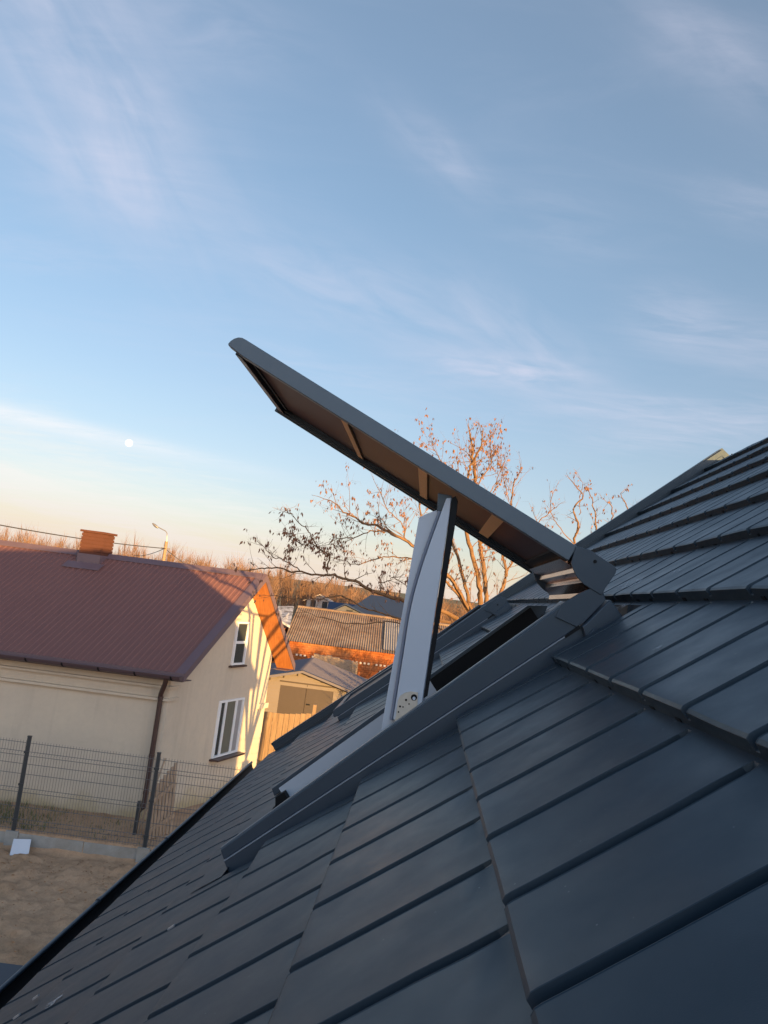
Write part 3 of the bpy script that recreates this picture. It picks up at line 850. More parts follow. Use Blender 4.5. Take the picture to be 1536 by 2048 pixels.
mb.prism([hp(-.3, GL, g1), hp(-.3, GL, rz(GL) - .14), hp(-Wd + .3, GL, rz(GL) - .14), hp(-Wd + .3, GL, g1)], Gd * -.3)
wall = mb.build('rendered_wall', M_WALL, nb)
# two thin string courses on the front, with a return on the gable, and the corner pilaster
mb = MB()
for zz, th in ((CAM_H - 2.28, .045), (CAM_H - 2.52, .05)):
    mb.prism([hp(.05, -.09, zz), hp(.05, -.09, zz + th), hp(-Wd, -.09, zz + th), hp(-Wd, -.09, zz)], Gd * .089)
    mb.prism([hp(.0005, 0, zz), hp(.0005, .30, zz), hp(.0005, .30, zz + th), hp(.0005, 0, zz + th)], XH * .05)
mb.prism([hp(.02, -.022, -.2), hp(.02, -.022, rz(0) - .2), hp(-.20, -.022, rz(0) - .2), hp(-.20, -.022, -.2)], Gd * .021)
mb.build('string_course', M_WALL, nb)
mb = MB()
mb.prism([hp(.001, GL - .40, CAM_H - 3.02), hp(.001, GL + .04, CAM_H - 3.02), hp(.001, GL + .04, CAM_H - 2.90), hp(.001, GL - .40, CAM_H - 2.90)], XH * .06)
mb.build('cornice_return', M_WALL, nb)
# roof sheets with raised ribs running up the slope
def roof_sheet(t0, t1, name):
    mb = MB(); x = -Wd - .2; xe = OHR
    step = .125; prof = [(0, 0), (.055, 0), (.068, .013), (.105, .013), (.116, 0)]
    nrm = V((0, 0, 1))
    xs = []
    while x < xe:
        for a, b in prof:
            if x + a < xe: xs.append((x + a, b))
        x += step
    xs.append((xe, 0))
    for xx, b in xs:
        mb.v.append(hp(xx, t0, rz(t0) + b)); mb.v.append(hp(xx, t1, rz(t1) + b))
    mb.f = [(2 * i, 2 * i + 2, 2 * i + 3, 2 * i + 1) for i in range(len(xs) - 1)]
    return mb.build(name, M_RED, nb, smooth=25)
roof_n = roof_sheet(-OHE, RT, 'front_roof_slope')
roof_b = roof_sheet(GL + OHE, RT, 'back_roof_slope')
# ridge cap, rake trims
mb = MB()
for sgn in (-1, 1):
    ta = RT + sgn * .13
    mb.prism([hp(-Wd - .2, RT, RIDGE_Z + .045), hp(OHR + .01, RT, RIDGE_Z + .045), hp(OHR + .01, ta, rz(ta) + .03), hp(-Wd - .2, ta, rz(ta) + .03)], Z * -.008)
mb.build('ridge_cap', M_MAROON, nb)
mb = MB()
for t0 in (-OHE - .02, GL + OHE + .02):
    q = [hp(OHR - .16, t0, rz(t0) + .028), hp(OHR + .03, t0, rz(t0) + .028), hp(OHR + .03, RT, RIDGE_Z + .028), hp(OHR - .16, RT, RIDGE_Z + .028)]
    mb.prism(q, Z * -.012)
    q = [hp(OHR + .012, t0, rz(t0) + .03), hp(OHR + .012, RT, RIDGE_Z + .03), hp(OHR + .012, RT, RIDGE_Z - .13), hp(OHR + .012, t0, rz(t0) - .13)]
    mb.prism(q, XH * .02)
mb.build('rake_trim', M_MAROON, nb)
# varnished boards under the rake overhang
for t0, t1 in ((-OHE, RT), (RT, GL + OHE)):
    mb = MB()
    mb.prism([hp(0.0, t0, rz(t0) - .10), hp(OHR + .008, t0, rz(t0) - .10), hp(OHR + .008, t1, rz(t1) - .10), hp(0.0, t1, rz(t1) - .10)], Z * -.025)
    mb.build('rake_soffit', M_SOFFIT, nb)
mb = MB()
mb.prism([hp(-Wd, -OHE + .02, EAVE_Z - .06), hp(OHR - .02, -OHE + .02, EAVE_Z - .06), hp(OHR - .02, -OHE + .02, EAVE_Z - .16), hp(-Wd, -OHE + .02, EAVE_Z - .16)], Gd * .02)
mb.prism([hp(-Wd, -OHE + .045, EAVE_Z - .13), hp(OHR - .02, -OHE + .045, EAVE_Z - .13), hp(OHR - .02, -.005, EAVE_Z - .13), hp(-Wd, -.005, EAVE_Z - .13)], Z * -.02)
mb.prism([hp(.02, GL + OHE - .04, EAVE_Z - .13), hp(OHR - .02, GL + OHE - .04, EAVE_Z - .13), hp(OHR - .02, GL + .005, EAVE_Z - .13), hp(.02, GL + .005, EAVE_Z - .13)], Z * -.02)
mb.build('fascia_board', M_GUT, nb)
mb = MB()
q = [hp(-Wd - .2, -OHE - .02, rz(-OHE - .02) + .026), hp(OHR + .02, -OHE - .02, rz(-OHE - .02) + .026), hp(OHR + .02, -OHE - .02, rz(-OHE) - .05), hp(-Wd - .2, -OHE - .02, rz(-OHE) - .05)]
mb.prism(q, Gd * -.008); mb.build('eave_flashing', M_MAROON, nb)
# gutter + brackets
mb = MB(); gc2 = hp(0, -OHE - .075, EAVE_Z - .045)
loop = [gc2 + Gd * (-.085 * cos(pi * k / 8)) + Z * (-.085 * sin(pi * k / 8)) for k in range(9)] + [gc2 + Gd * (.078 * cos(pi * k / 8)) + Z * (-.078 * sin(pi * k / 8)) for k in range(9)]
nl = len(loop)
vs = [p + XH * (-Wd - .2) for p in loop] + [p + XH * (OHR + .01) for p in loop]
mb.add(vs, [(i, (i + 1) % nl, (i + 1) % nl + nl, i + nl) for i in range(nl)])
cap_ = [gc2 + XH * OHR + Gd * (-.089 * cos(pi * k / 8)) + Z * (.004 - .089 * sin(pi * k / 8)) for k in range(9)]
mb.prism(cap_, XH * .015)
mb.tube([gc2 + Gd * -.085 + XH * (-Wd - .2), gc2 + Gd * -.085 + XH * OHR], .012, 8)
gu = mb.build('eaves_gutter', M_GUT, nb, smooth=40)
for i in range(18):
    x = .25 - i * .70
    mb = MB(); mb.prism([gc2 + Gd * (-.094 * cos(pi * k / 8)) + Z * (-.094 * sin(pi * k / 8)) + XH * x for k in range(9)] + [gc2 + Gd * (.086 * cos(pi * k / 8)) + Z * (-.086 * sin(pi * k / 8)) + XH * x for k in range(9)], XH * .03)
    mb.build('gutter_bracket', M_DARK, gu)
# downpipe
mb = MB()
x0 = -.10
pts = [hp(.12, -OHE - .05, EAVE_Z - .09), hp(.12, -OHE - .05, EAVE_Z - .20), hp(x0, -.10, EAVE_Z - .46), hp(x0, -.085, EAVE_Z - .60), hp(x0, -.085, .25), hp(x0 - .02, -.20, .10)]
mb.tube(pts, .048, 12)
for zz in (2.3, 1.2, .5): mb.tube([hp(x0, -.085, zz), hp(x0, -.085, zz + .06)], .056, 12)
mb.build('downpipe', M_PIPE, nb, smooth=50)
# chimney with flashing
cx = -3.45; ct = RT - .10
mb = MB()
def chb(x0, x1, t0, t1, z0, z1): mb.prism([hp(x0, t0, z0), hp(x1, t0, z0), hp(x1, t1, z0), hp(x0, t1, z0)], Z * (z1 - z0))
mb = MB(); ch0 = RIDGE_Z - .42
for k in range(11):
    z0 = RIDGE_Z - .45 + k * .083
    chb(cx - .25, cx + .25, ct - .19, ct + .19, z0, z0 + .064)
    chb(cx - .236, cx + .236, ct - .176, ct + .176, z0 + .0641, z0 + .0829)
ztop = RIDGE_Z - .45 + 11 * .083
chm = mb.build('chimney', M_CHIM, nb)
mb = MB(); chb(cx - .28, cx + .28, ct - .22, ct + .22, ztop + .001, ztop + .05)
mb.build('chimney_cap', M_CHIM, chm)
mb = MB()
chb(cx - .262, cx + .262, ct - .21, ct - .199, RIDGE_Z - .34, RIDGE_Z - .02)
mb.prism([hp(cx - .42, ct - .42, rz(ct - .42) + .034), hp(cx + .40, ct - .42, rz(ct - .42) + .034), hp(cx + .40, ct - .24, rz(ct - .24) + .034), hp(cx - .42, ct - .24, rz(ct - .24) + .034)], Z * .012)
chb(cx - .270, cx - .258, ct - .21, ct + .21, RIDGE_Z - .34, RIDGE_Z - .02)
chb(cx + .258, cx + .270, ct - .21, ct + .21, RIDGE_Z - .34, RIDGE_Z - .02)
mb.build('chimney_flashing', M_MAROON, chm)
# windows on the gable: solve the opening from its corners on the wall plane
def on_gable(px, py, x=0.0):
    d = ray(px, py); n_ = Gd.cross(Z); t_ = (A + XH * x - CAM).dot(n_) / d.dot(n_); P = CAM + d * t_
    return (P - A - XH * x).dot(Gd), P.z
def gable_window(c, panes, sill, label):
    """c: t0, t1, z0, z1"""
    t0, t1, z0, z1 = c; fw = .042
    mb = MB()
    def gb(a0, a1, b0, b1, x0, x1): mb.prism([hp(x0, a0, b0), hp(x0, a1, b0), hp(x0, a1, b1), hp(x0, a0, b1)], XH * (x1 - x0))
    gb(t0, t1, z0, z0 + fw, .002, .05); gb(t0, t1, z1 - fw, z1, .002, .05)
    gb(t0, t0 + fw, z0 + fw, z1 - fw, .002, .05); gb(t1 - fw, t1, z0 + fw, z1 - fw, .002, .05)
    for d_, v in panes['bars']:
        if d_ == 'v': gb(t0 + v - fw * .6, t0 + v + fw * .6, z0 + fw, z1 - fw, .002, .047)
        else: gb(t0 + fw, t1 - fw, z0 + v - .03, z0 + v + .03, .002, .047)
    w = mb.build('window', M_WHITE, nb, bevel=0); w['label'] = label
    for (a0, a1, b0, b1, m) in panes['glass']:
        mb = MB(); gb(t0 + a0, t0 + a1, z0 + b0, z0 + b1, .004, .018); mb.build('pane', m, w)
    mb = MB(); gb(t0 - .06, t1 + .07, z0 - .05, z0 - .012, .001, sill); mb.build('sill', M_PIPE, w)
    return w
lt0, lz1 = on_gable(438, 1402); lt1, _ = on_gable(486, 1394); _, lz0 = on_gable(424, 1516)
lt1 = lt0 + 1.05 if lt1 - lt0 < .4 else lt1
ww, hh = lt1 - lt0, lz1 - lz0
gable_window((lt0, lt1, lz0, lz1), dict(bars=[('v', ww * .26), ('v', ww * .70)], glass=[(.05, ww * .26 - .03, .05, hh - .05, M_GLASS), (ww * .26 + .03, ww * .70 - .03, .05, hh - .05, M_CURT), (ww * .70 + .03, ww - .05, .05, hh - .05, M_REVEAL)]), .20, 'lower gable window with white frame, curtain and deep brown sill')
ut0, uz0 = on_gable(460, 1330); ut1, _ = on_gable(485, 1326); _, uz1 = on_gable(472, 1243)
ww, hh = ut1 - ut0, uz1 - uz0
gable_window((ut0, ut1, uz0, uz1), dict(bars=[('h', hh * .52)], glass=[(.05, ww - .05, .05, hh * .52 - .03, M_GLASS), (.05, ww - .05, hh * .52 + .03, hh - .05, M_GLASS)]), .08, 'small upper gable window with two panes')
print('WIN', lt0, lt1, lz0, lz1, ut0, ut1, uz0, uz1)

# ------------------------------------------------------------------ panel fence on a concrete plinth
FY = 14.0
fence = empty('fence', V((-6, FY, 0)), 'graphite wire panel fence on a low concrete plinth in front of the cream house', 'fence')
mb = MB(); 
x = -16.0
for i in range(7):
    mb.aabox(x + .13, x + 2.5 - .13, FY - .03, FY + .03, -.15, .245 - .004 * (i % 2)); x += 2.5
posts_x = []
p1 = (CAM + ray(290, 1690) * (FY / ray(290, 1690).y)).x
p0 = (CAM + ray(28, 1655) * (FY / ray(28, 1655).y)).x
print('posts', p0, p1)
pitch_ = p1 - p0
mb = MB(); PX = [p0 - 2 * pitch_, p0 - pitch_, p0, p1, p1 + pitch_, p1 + 2 * pitch_]
for a, b in zip(PX[:-1], PX[1:]):
    mid = (a + b) / 2 + .1
    mb.aabox(a + .115, mid - .006, FY - .028, FY + .028, -.2, .255)
    mb.aabox(mid + .006, b - .115, FY - .028, FY + .028, -.2, .250)
for a in PX: mb.aabox(a - .11, a + .11, FY - .06, FY + .06, -.2, .285)
mb.build('concrete_plinth', M_CONC, fence, bevel=.004)
FH = 1.53; FZ = -.27
for a in PX:
    mb = MB(); mb.aabox(a - .030, a + .030, FY - .022, FY + .022, .27, .27 + FH + .08)
    mb.aabox(a - .033, a + .033, FY - .025, FY + .025, .27 + FH + .08, .27 + FH + .10)
    for zz in (.45, 1.05, 1.6): mb.aabox(a - .045, a + .045, FY - .034, FY - .0225, zz, zz + .04)
    mb.build('post', M_POST, fence)
for a, b in zip(PX[:-1], PX[1:]):
    mb = MB(); n = int(round((b - a - .08) / .05))
    for i in range(n + 1):
        x = a + .04 + (b - a - .08) * i / n
        # each upright is kinked at the fold lines
        zs = [.29, .42, .455, .49, .94, .975, 1.01, 1.56, 1.595, 1.63, .29 + FH]
        ys = [0, 0, -.03, 0, 0, -.03, 0, 0, -.03, 0, 0]
        mb.tube([V((x, FY - .012 + y_, z_)) for z_, y_ in zip(zs, ys)], .0036, 4, False)
    for zz in (.33, .42, .49, .70, .94, 1.01, 1.25, 1.42, 1.56, 1.63, 1.78):
        mb.tube([V((a + .035, FY - .016, zz)), V((b - .035, FY - .016, zz))], .0045, 4, False)
    mb.build('wire_panel', M_WIRE, fence)

fence.location.z = FZ
# old picket gate leaning at the fence
q = [at(290, 1694, 14.35), at(302, 1620, 14.35), at(350, 1583, 14.75), at(333, 1690, 14.75)]
bl = V((q[0].x, 14.35, .02)); br = V((at(338, 1680, 14.8).x, 14.8, .05))
gate = empty('picket_gate', (bl + br) / 2, 'old grey wooden picket gate leaning behind the wire fence beside the brown downpipe', 'gate')
dirg = (br - bl).normalized(); per = dirg.cross(Z).normalized(); Lg = (br - bl).length; lean = (Z + per * -.10).normalized()
for i in range(8):
    f_ = i / 7; b0 = bl + dirg * (Lg * f_)
    h_ = .82 + .42 * f_
    mb = MB(); mb.box(b0 + lean * (h_ / 2), dirg, per, lean, .030, .010, h_ / 2)
    mb.build('picket', M_PICKET, gate)
for k, (h0, h1) in enumerate(((.14, .30), (.62, .88))):
    a_ = bl + lean * h0 - per * -.022; b_ = br + lean * h1 - per * -.022
    d_ = (b_ - a_).normalized(); mb = MB(); mb.box((a_ + b_) / 2, d_, per, d_.cross(per), Lg / 2 + .06, .011, .035)
    mb.build('rail', M_PICKET, gate)
# plank stood against the wall by the downpipe
mb = MB(); mb.tube([V((p1 - .34, 14.7, .0)), V((p1 - .17, 15.25, 1.25))], .018, 6)
tag(mb.build('wooden_stake', M_PICKET), 'thin grey stake leaning on the corner beside the downpipe', 'stake')
mb = MB(); a = at(268, 1680, 14.5); mb.aabox(a.x - .04, a.x + .02, 14.48, 14.54, .0, .62)
tag(mb.build('short_post', M_POST), 'short dark post standing behind the wire fence left of the picket gate', 'post')

# white sheet lying by the plinth
a, b, c_, d_ = [at(x, y, Y_) for x, y, Y_ in ((21, 1702, 13.50), (58, 1704, 13.50), (63, 1677, 13.85), (27, 1683, 13.85))]
for P, z in ((a, -.22), (b, -.22), (c_, -.05), (d_, -.08)): P.z = z
mb = MB(); mb.prism([a, b, c_, d_], V((0, -.01, .012)))
tag(mb.build('plastic_sheet', M_SHEET), 'small white sheet leaning on the concrete plinth at the left', 'sheet')
# grey-blue folded cover below our gutter, bottom left
P = at(35, 1975, 7.6)
cv = empty('metal_cover', V((P.x, P.y, .0)), 'dark blue grey metal cover standing on the soil below the gutter', 'cover')
zt = P.z
mb = MB()
Xc, Yc = P.x, P.y
mb.aabox(Xc - .75, Xc + .45, Yc - .6, Yc + .25, -.3, zt - .05)
mb.build('casing', M_BLUEM, cv, bevel=.02)
mb = MB(); mb.prism([V((Xc - .8, Yc - .65, zt - .045)), V((Xc + .5, Yc - .65, zt - .045)), V((Xc + .5, Yc + .3, zt + .03)), V((Xc - .8, Yc + .3, zt + .03))], Z * .02)
mb.build('lid', M_BLUEM, cv, bevel=.008)
# grass strip + litter
mb = MB(); rnd = random.Random(2)
for i in range(9000):
    x = rnd.uniform(-12, -2.6); y = rnd.uniform(14.1, 15.4)
    dens = .5 + .5 * sin(x * 1.9 + 1) * sin(x * .7) + (.3 if x < -5 else -.15)
    if rnd.random() > dens: continue
    h_ = rnd.uniform(.03, .13) * (1.3 if x < -5.2 else .8); a = rnd.uniform(0, 2 * pi); w_ = rnd.uniform(.006, .014)
    dx, dy = cos(a), sin(a); b = V((x, y, -.02))
    mb.add([b + V((-dy * w_, dx * w_, 0)), b + V((dy * w_, -dx * w_, 0)), b + V((dx * h_ * .5, dy * h_ * .5, h_))], [(0, 1, 2)])
tag(mb.build('grass', M_GRASS), 'thin winter grass at the foot of the cream house', 'grass', kind='stuff')
mb = MB()
for i in range(900):
    x = rnd.uniform(-8.5, -1.5); y = 13.7 - abs(rnd.gauss(0, 1)) * (1.0 if rnd.random() < .5 else 3.5)
    if y < 7: continue
    a = rnd.uniform(0, 2 * pi); s = rnd.uniform(.008, .035); z = -.235 + rnd.uniform(0, .05)
    dx, dy = cos(a) * s, sin(a) * s
    b = V((x, y, z))
    mb.add([b + V((dx, dy, 0)), b + V((-dy * .4, dx * .4, .012)), b + V((-dx, -dy, .004)), b + V((dy * .4, -dx * .4, -.004))], [(0, 1, 2, 3)])
tag(mb.build('leaf_litter', M_LITTER), 'scattered dead leaves and clods on the sandy yard', 'litter', kind='stuff')

# ------------------------------------------------------------------ board fence + garage behind the cream house
by = 24.0
bf = empty('board_fence', V((at(590, 1450, by).x, by, gz(0, by))), 'sunlit wooden board fence with one tall post between the cream house and the garage', 'fence')
xa, xb = at(540, 1450, by).x - .6, at(621, 1450, by).x
mb = MB(); n = 11
for i in range(n):
    x0 = xa + (xb - xa) * i / n; x1 = xa + (xb - xa) * (i + 1) / n - .012
    f_ = (i + .5) / n
    zt = at(585, 1430, by).z + .30 * max(0, f_ - .5) ** 1.3
    mb.aabox(x0, x1, by - .012, by + .012, gz(0, by), zt)
mb.build('boards', M_BOARD, bf)
mb = MB()
for zz in (.5, 1.2): mb.aabox(xa, xb, by + .014, by + .06, gz(0, by) + zz, gz(0, by) + zz + .08)
mb.build('rail', M_BOARD, bf)
mb = MB(); zt = at(621, 1408, by).z; mb.aabox(xb + .01, xb + .11, by - .05, by + .05, gz(0, by) - .1, zt)
mb.build('post', M_BOARD, bf)

gy = 34.0
def G_(px, py, y=gy): return at(px, py, y)
gzg = gz(0, gy)
ap = G_(607, 1339); rl = G_(735, 1392); ll = ap - V((rl.x - ap.x, 0, ap.z - rl.z))
gar = empty('garage', V((ap.x, gy + 3, gzg)), 'cream sided garage with brown double doors and a grey ridged roof', 'garage')
wl_, wr_ = ll.x + .25, rl.x - .25
slp = (ap.z - rl.z) / (rl.x - ap.x)
def gw(x): return ap.z - abs(x - ap.x) * slp - .10
mb = MB()
dxl, dxr, dz = G_(562, 1362).x, G_(668, 1377).x, G_(620, 1371).z
# front wall built as lapped boards around the door
z = gzg; k = 0
while z < ap.z - .12:
    z1 = z + .155
    segs = [(wl_, dxl), (dxr, wr_)] if z1 < dz + .02 else [(wl_, wr_)]
    for sa, sb in segs:
        # clip under the roof line
        lim = (ap.z - .10 - z1) / slp
        a_, b_ = max(sa, ap.x - lim), min(sb, ap.x + lim)
        if b_ > a_ + .02:
            mb.hexa([V((a_, gy, z)), V((b_, gy, z)), V((b_, gy + .1, z)), V((a_, gy + .1, z)), V((a_, gy + .03, z1)), V((b_, gy + .03, z1)), V((b_, gy + .1, z1)), V((a_, gy + .1, z1))])
    z = z1
mb.aabox(wl_, wl_ + .1, gy + .1, gy + 6, gzg, gw(wl_)); mb.aabox(wr_ - .1, wr_, gy + .1, gy + 6, gzg, gw(wr_))
mb.prism([V((wl_, gy + 6, gzg)), V((wr_, gy + 6, gzg)), V((wr_, gy + 6, gw(wr_))), V((ap.x, gy + 6, gw(ap.x))), V((wl_, gy + 6, gw(wl_)))], V((0, -.08, 0)))
mb.prism([V((wl_, gy + .101, gw(wl_) - .1)), V((wr_, gy + .101, gw(wr_) - .1)), V((ap.x, gy + .101, gw(ap.x) - .02))], V((0, .05, 0)))
mb.build('siding_wall', M_SIDING, gar)
mid = (dxl + dxr) / 2
for x0, x1 in ((dxl, mid - .015), (mid + .015, dxr)):
    mb = MB(); z = gzg + .02
    while z < dz - .03:
        z1 = min(z + .135, dz); mb.hexa([V((x0, gy + .03, z)), V((x1, gy + .03, z)), V((x1, gy + .08, z)), V((x0, gy + .08, z)), V((x0, gy + .045, z1)), V((x1, gy + .045, z1)), V((x1, gy + .08, z1)), V((x0, gy + .08, z1))]); z = z1
    dr = mb.build('door', M_DOORB, gar)
    if x0 > mid:
        mb = MB(); mb.aabox(x0 + .06, x0 + .20, gy - .02, gy + .02, gzg + 1.0, gzg + 1.05); mb.build('handle', M_DARK, dr)
mb = MB(); mb.aabox(mid - .014, mid + .014, gy + .01, gy + .05, gzg, dz); mb.aabox(dxl - .05, dxr + .05, gy - .005, gy + .04, dz + .01, dz + .07)
mb.build('door_frame', M_DOORB, gar)
mb = MB()
for sg in (-1, 1):
    ex = rl.x if sg > 0 else ll.x; nn = 18
    for i in range(nn):
        y0 = gy - .35 + 6.8 * i / nn; y1 = gy - .35 + 6.8 * (i + .86) / nn; y2 = gy - .35 + 6.8 * (i + .93) / nn; y3 = gy - .35 + 6.8 * (i + 1) / nn
        for (ya, yb, oa, ob) in ((y0, y1, 0, 0), (y1, y2, 0, .025), (y2, y3, .025, 0)):
            mb.quad(V((ap.x, ya, ap.z + oa)), V((ex, ya, rl.z + oa)), V((ex, yb, rl.z + ob)), V((ap.x, yb, ap.z + ob)))
    mb.prism([V((ap.x, gy - .36, ap.z - .015)), V((ex, gy - .36, rl.z - .015)), V((ex, gy - .36, rl.z - .12)), V((ap.x, gy - .36, ap.z - .12))], V((0, .03, 0)))
mb.build('sheet_roof', M_GREYROOF, gar)
mb = MB(); mb.aabox(ll.x - .02, ll.x + .06, gy - .3, gy - .22, gzg, rl.z - .05); mb.build('downpipe', M_PIPE, gar)

# ------------------------------------------------------------------ old brick barn with corrugated roof
yb = 58.0
barn = empty('barn', V((2.5, yb + 3, gz(0, yb))), 'long old red brick barn under a weathered corrugated roof', 'barn')
e_l = at(562, 1281, yb); e_r = at(835, 1312, yb)
ey = yb; ry = yb + 7.5
r_l = at(584, 1212, ry)
zE = (e_l.z + e_r.z) / 2; zR = r_l.z
xl = e_l.x + .2; xr = 13.0
print('barn', e_l, e_r, r_l)
gb_ = gz(0, yb)
mb = MB()
mb.aabox(xl + .4, xr, yb + .4, yb + .8, gb_ - .5, zE - .02)
mb.aabox(xl + .4, xl + .8, yb + .8, yb + 14.2, gb_ - .5, zE - .02)
mb.aabox(xr - .4, xr, yb + .8, yb + 14.2, gb_ - .5, zE - .02)
mb.prism([V((xl + .4, yb + .4, zE - .02)), V((xl + .4, yb + 14.6, zE - .02)), V((xl + .4, ry, zR - .12))], V((.4, 0, 0)))
bw_ = mb.build('brick_wall', M_BRICK, barn)
# dentil band: small projecting brick ends in pairs of rows
mb = MB(); rnd = random.Random(9)
x = xl + 1.0
dz_ = zE - 1.05
while x < xr - .2:
    if rnd.random() < .86: mb.aabox(x, x + .15, yb + .30, yb + .399, dz_, dz_ + .13)
    if x > 1.0 and rnd.random() < .85: mb.aabox(x + .05, x + .20, yb + .30, yb + .399, dz_ - .45, dz_ - .33)
    x += .30
t = Mt('limewashed_brick_ends', (.75, .60, .45), .9)
bw_.data.materials.append(t.m)
bmm = bmesh.new(); bmm.from_mesh(bw_.data); org = barn.location
vv = [bmm.verts.new(v - org) for v in mb.v]
for f in mb.f:
    q_ = bmm.faces.new([vv[i] for i in f]); q_.material_index = 1
bmm.to_mesh(bw_.data); bmm.free()
for (x0, x1, z0, z1) in ((at(573, 1325, yb).x, at(625, 1330, yb).x, zE - 2.6, zE - 1.75), (at(700, 1335, yb).x, at(740, 1340, yb).x, zE - 3.6, zE - 2.4), (8, 9.2, zE - 3, zE - 1.8)):
    mb = MB(); mb.aabox(x0, x1, yb + .392, yb + .41, z0, z1)
    mb.build('doorway', M_DARK, barn)
mb = MB(); x = xl; pitch_c = .177; prof = 6
xs = np.arange(xl, xr + .3, pitch_c / 6)
for side, yy in ((0, ey - .1), (1, yb + 15.1)):
    b0 = len(mb.v)
    for i, x in enumerate(xs):
        w_ = .03 * sin(2 * pi * x / pitch_c)
        sag = .10 * sin((x - xl) * .35) * .5
        mb.v += [V((x, yy, zE + w_ * .9)), V((x, (yy + ry) / 2, (zE + zR) / 2 + w_ * .9 - .04 + sag * .4)), V((x, ry, zR + w_ * .9 + sag * .3))]
    for i in range(len(xs) - 1):
        a = b0 + i * 3
        mb.f += [(a, a + 3, a + 4, a + 1), (a + 1, a + 4, a + 5, a + 2)]
mb.build('corrugated_roof', M_FIBRE, barn, smooth=80)
t = Mt('newer_pale_sheets', (.52, .50, .50), .8); t.base(t.mix(t.noise(1.5, 5), (.33, .30, .28), (.24, .20, .175)))
mb = MB(); xp = at(770, 1262, yb + 3).x
xs = np.arange(xp, xp + 3.6, pitch_c / prof)
for x in xs:
    w_ = .045 * sin(2 * pi * x / pitch_c)
    for f_ in (0.06, .9):
        yy = ey - .1 + (ry - ey) * f_; mb.v.append(V((x, yy, zE + (zR - zE) * f_ + w_ + .06)))
mb.f = [(2 * i, 2 * i + 2, 2 * i + 3, 2 * i + 1) for i in range(len(xs) - 1)]
mb.build('pale_roof_patch', t.m, barn, smooth=80)
# ridge strip and the snowy grey lean-to at the left of the barn
mb = MB(); mb.tube([V((xl, ry, zR + .03)), V((6, ry, zR + .06)), V((xr, ry, zR + .03))], .11, 6); mb.build('ridge_tiles', M_FIBRE, barn, smooth=60)
lt = MB(); q = [at(556, 1212, 63), at(588, 1212, 63), at(580, 1252, 59), at(560, 1240, 59)]
lt.prism(q, V((0, 0, -.15)))
ys_ = 61
she = empty('shed', V((q[0].x, 61, gz(0, 61))), 'pale grey mottled shed roof between the cream gable and the barn', 'shed')
t = Mt('mottled_pale_sheet', rough=.8); t.base(t.ramp(t.noise(2.2, 6, .8), [(.42, (.42, .42, .46)), (.58, (.14, .13, .14))]))
lt.build('mottled_roof', t.m, she)
mb = MB(); mb.aabox(q[0].x - 3, q[1].x - .2, 60, 62.8, gz(0, 61) - .3, q[2].z - .3); mb.build('shed_wall', M_BRICK, she)
# ruined low brick wall between barn and garage
mb = MB(); yw = 52
rnd = random.Random(21); xw0 = at(625, 1330, yw).x; xw1 = at(702, 1345, yw).x
x = xw0; zt0 = at(650, 1312, yw).z
while x < xw1:
    w_ = rnd.uniform(.3, .6); mb.aabox(x, x + w_ - .002, yw, yw + .35, gz(0, yw) - .2, zt0 + rnd.uniform(-.10, .12) - .03 * (x - xw0)); x += w_
mb.aabox(xw1 + .001, xw1 + .40, yw - .05, yw + .40, gz(0, yw) - .2, at(698, 1325, yw).z)
t = brick_mat('tan_ruin_brick', (.34, .19, .11), (.27, .15, .09), (.3, .24, .18), 1.0, .26, .085)
tag(mb.build('ruined_wall', t), 'crumbling low tan brick wall with one pillar in front of the barn', 'wall')

# ------------------------------------------------------------------ far houses
def gable_house(name, x0, x1, y0, dep, zeave, zridge, zg, mw, mr, label, along='x', wins=()):
    h = empty(name, V(((x0 + x1) / 2, y0 + dep / 2, zg)), label, 'house')
    mb = MB(); mb.aabox(x0, x1, y0, y0 + dep, zg - .5, zeave)
    if along == 'y':
        xm = (x0 + x1) / 2; mb.prism([V((x0, y0, zeave)), V((x1, y0, zeave)), V((xm, y0, zridge - .12))], V((0, dep, 0)))
    else:
        ym = y0 + dep / 2
        for xx in (x0, x1 - .2): mb.prism([V((xx, y0, zeave)), V((xx, y0 + dep, zeave)), V((xx, ym, zridge - .12))], V((.2, 0, 0)))
    w = mb.build('wall', mw, h)
    mb = MB(); o = .5
    if along == 'y':
        xm = (x0 + x1) / 2; sl = (zridge - zeave) / (xm - x0)
        for sg in (-1, 1):
            ex = xm + sg * (xm - x0 + o); mb.prism([V((xm, y0 - o, zridge)), V((ex, y0 - o, zeave - o * sl)), V((ex, y0 + dep + o, zeave - o * sl)), V((xm, y0 + dep + o, zridge))], V((0, 0, .08)))
    else:
        ym = y0 + dep / 2; sl = (zridge - zeave) / (ym - y0)
        for sg in (-1, 1):
            eyy = ym + sg * (dep / 2 + o); mb.prism([V((x0 - o, ym, zridge)), V((x0 - o, eyy, zeave - o * sl)), V((x1 + o, eyy, zeave - o * sl)), V((x1 + o, ym, zridge))], V((0, 0, .08)))
    mb.build('roof', mr, h)
    for (wx, wz, sw, sh) in wins:
        mb = MB(); mb.aabox(wx, wx + sw, y0 - .03, y0 - .002, wz, wz + sh); mb.build('window', M_GLASS, h)
    return h
t = Mt('pale_gable_render', rough=.85); t.base(t.mix(t.noise(1), (.52, .42, .36), (.46, .38, .33))); M_PALE = t.m
t = Mt('grey_render', rough=.85); t.base(t.mix(t.noise(1), (.10, .10, .11), (.08, .08, .09))); M_GREYW = t.m
yA = 100.0
a, b = at(664, 1236, yA), at(905, 1268, yA); r0_, r1_ = at(742, 1190, yA + 7), at(812, 1198, yA + 7)
zev = at(780, 1256, yA).z; zrd = (r0_.z + r1_.z) / 2; b.x = max(b.x, a.x + 15)
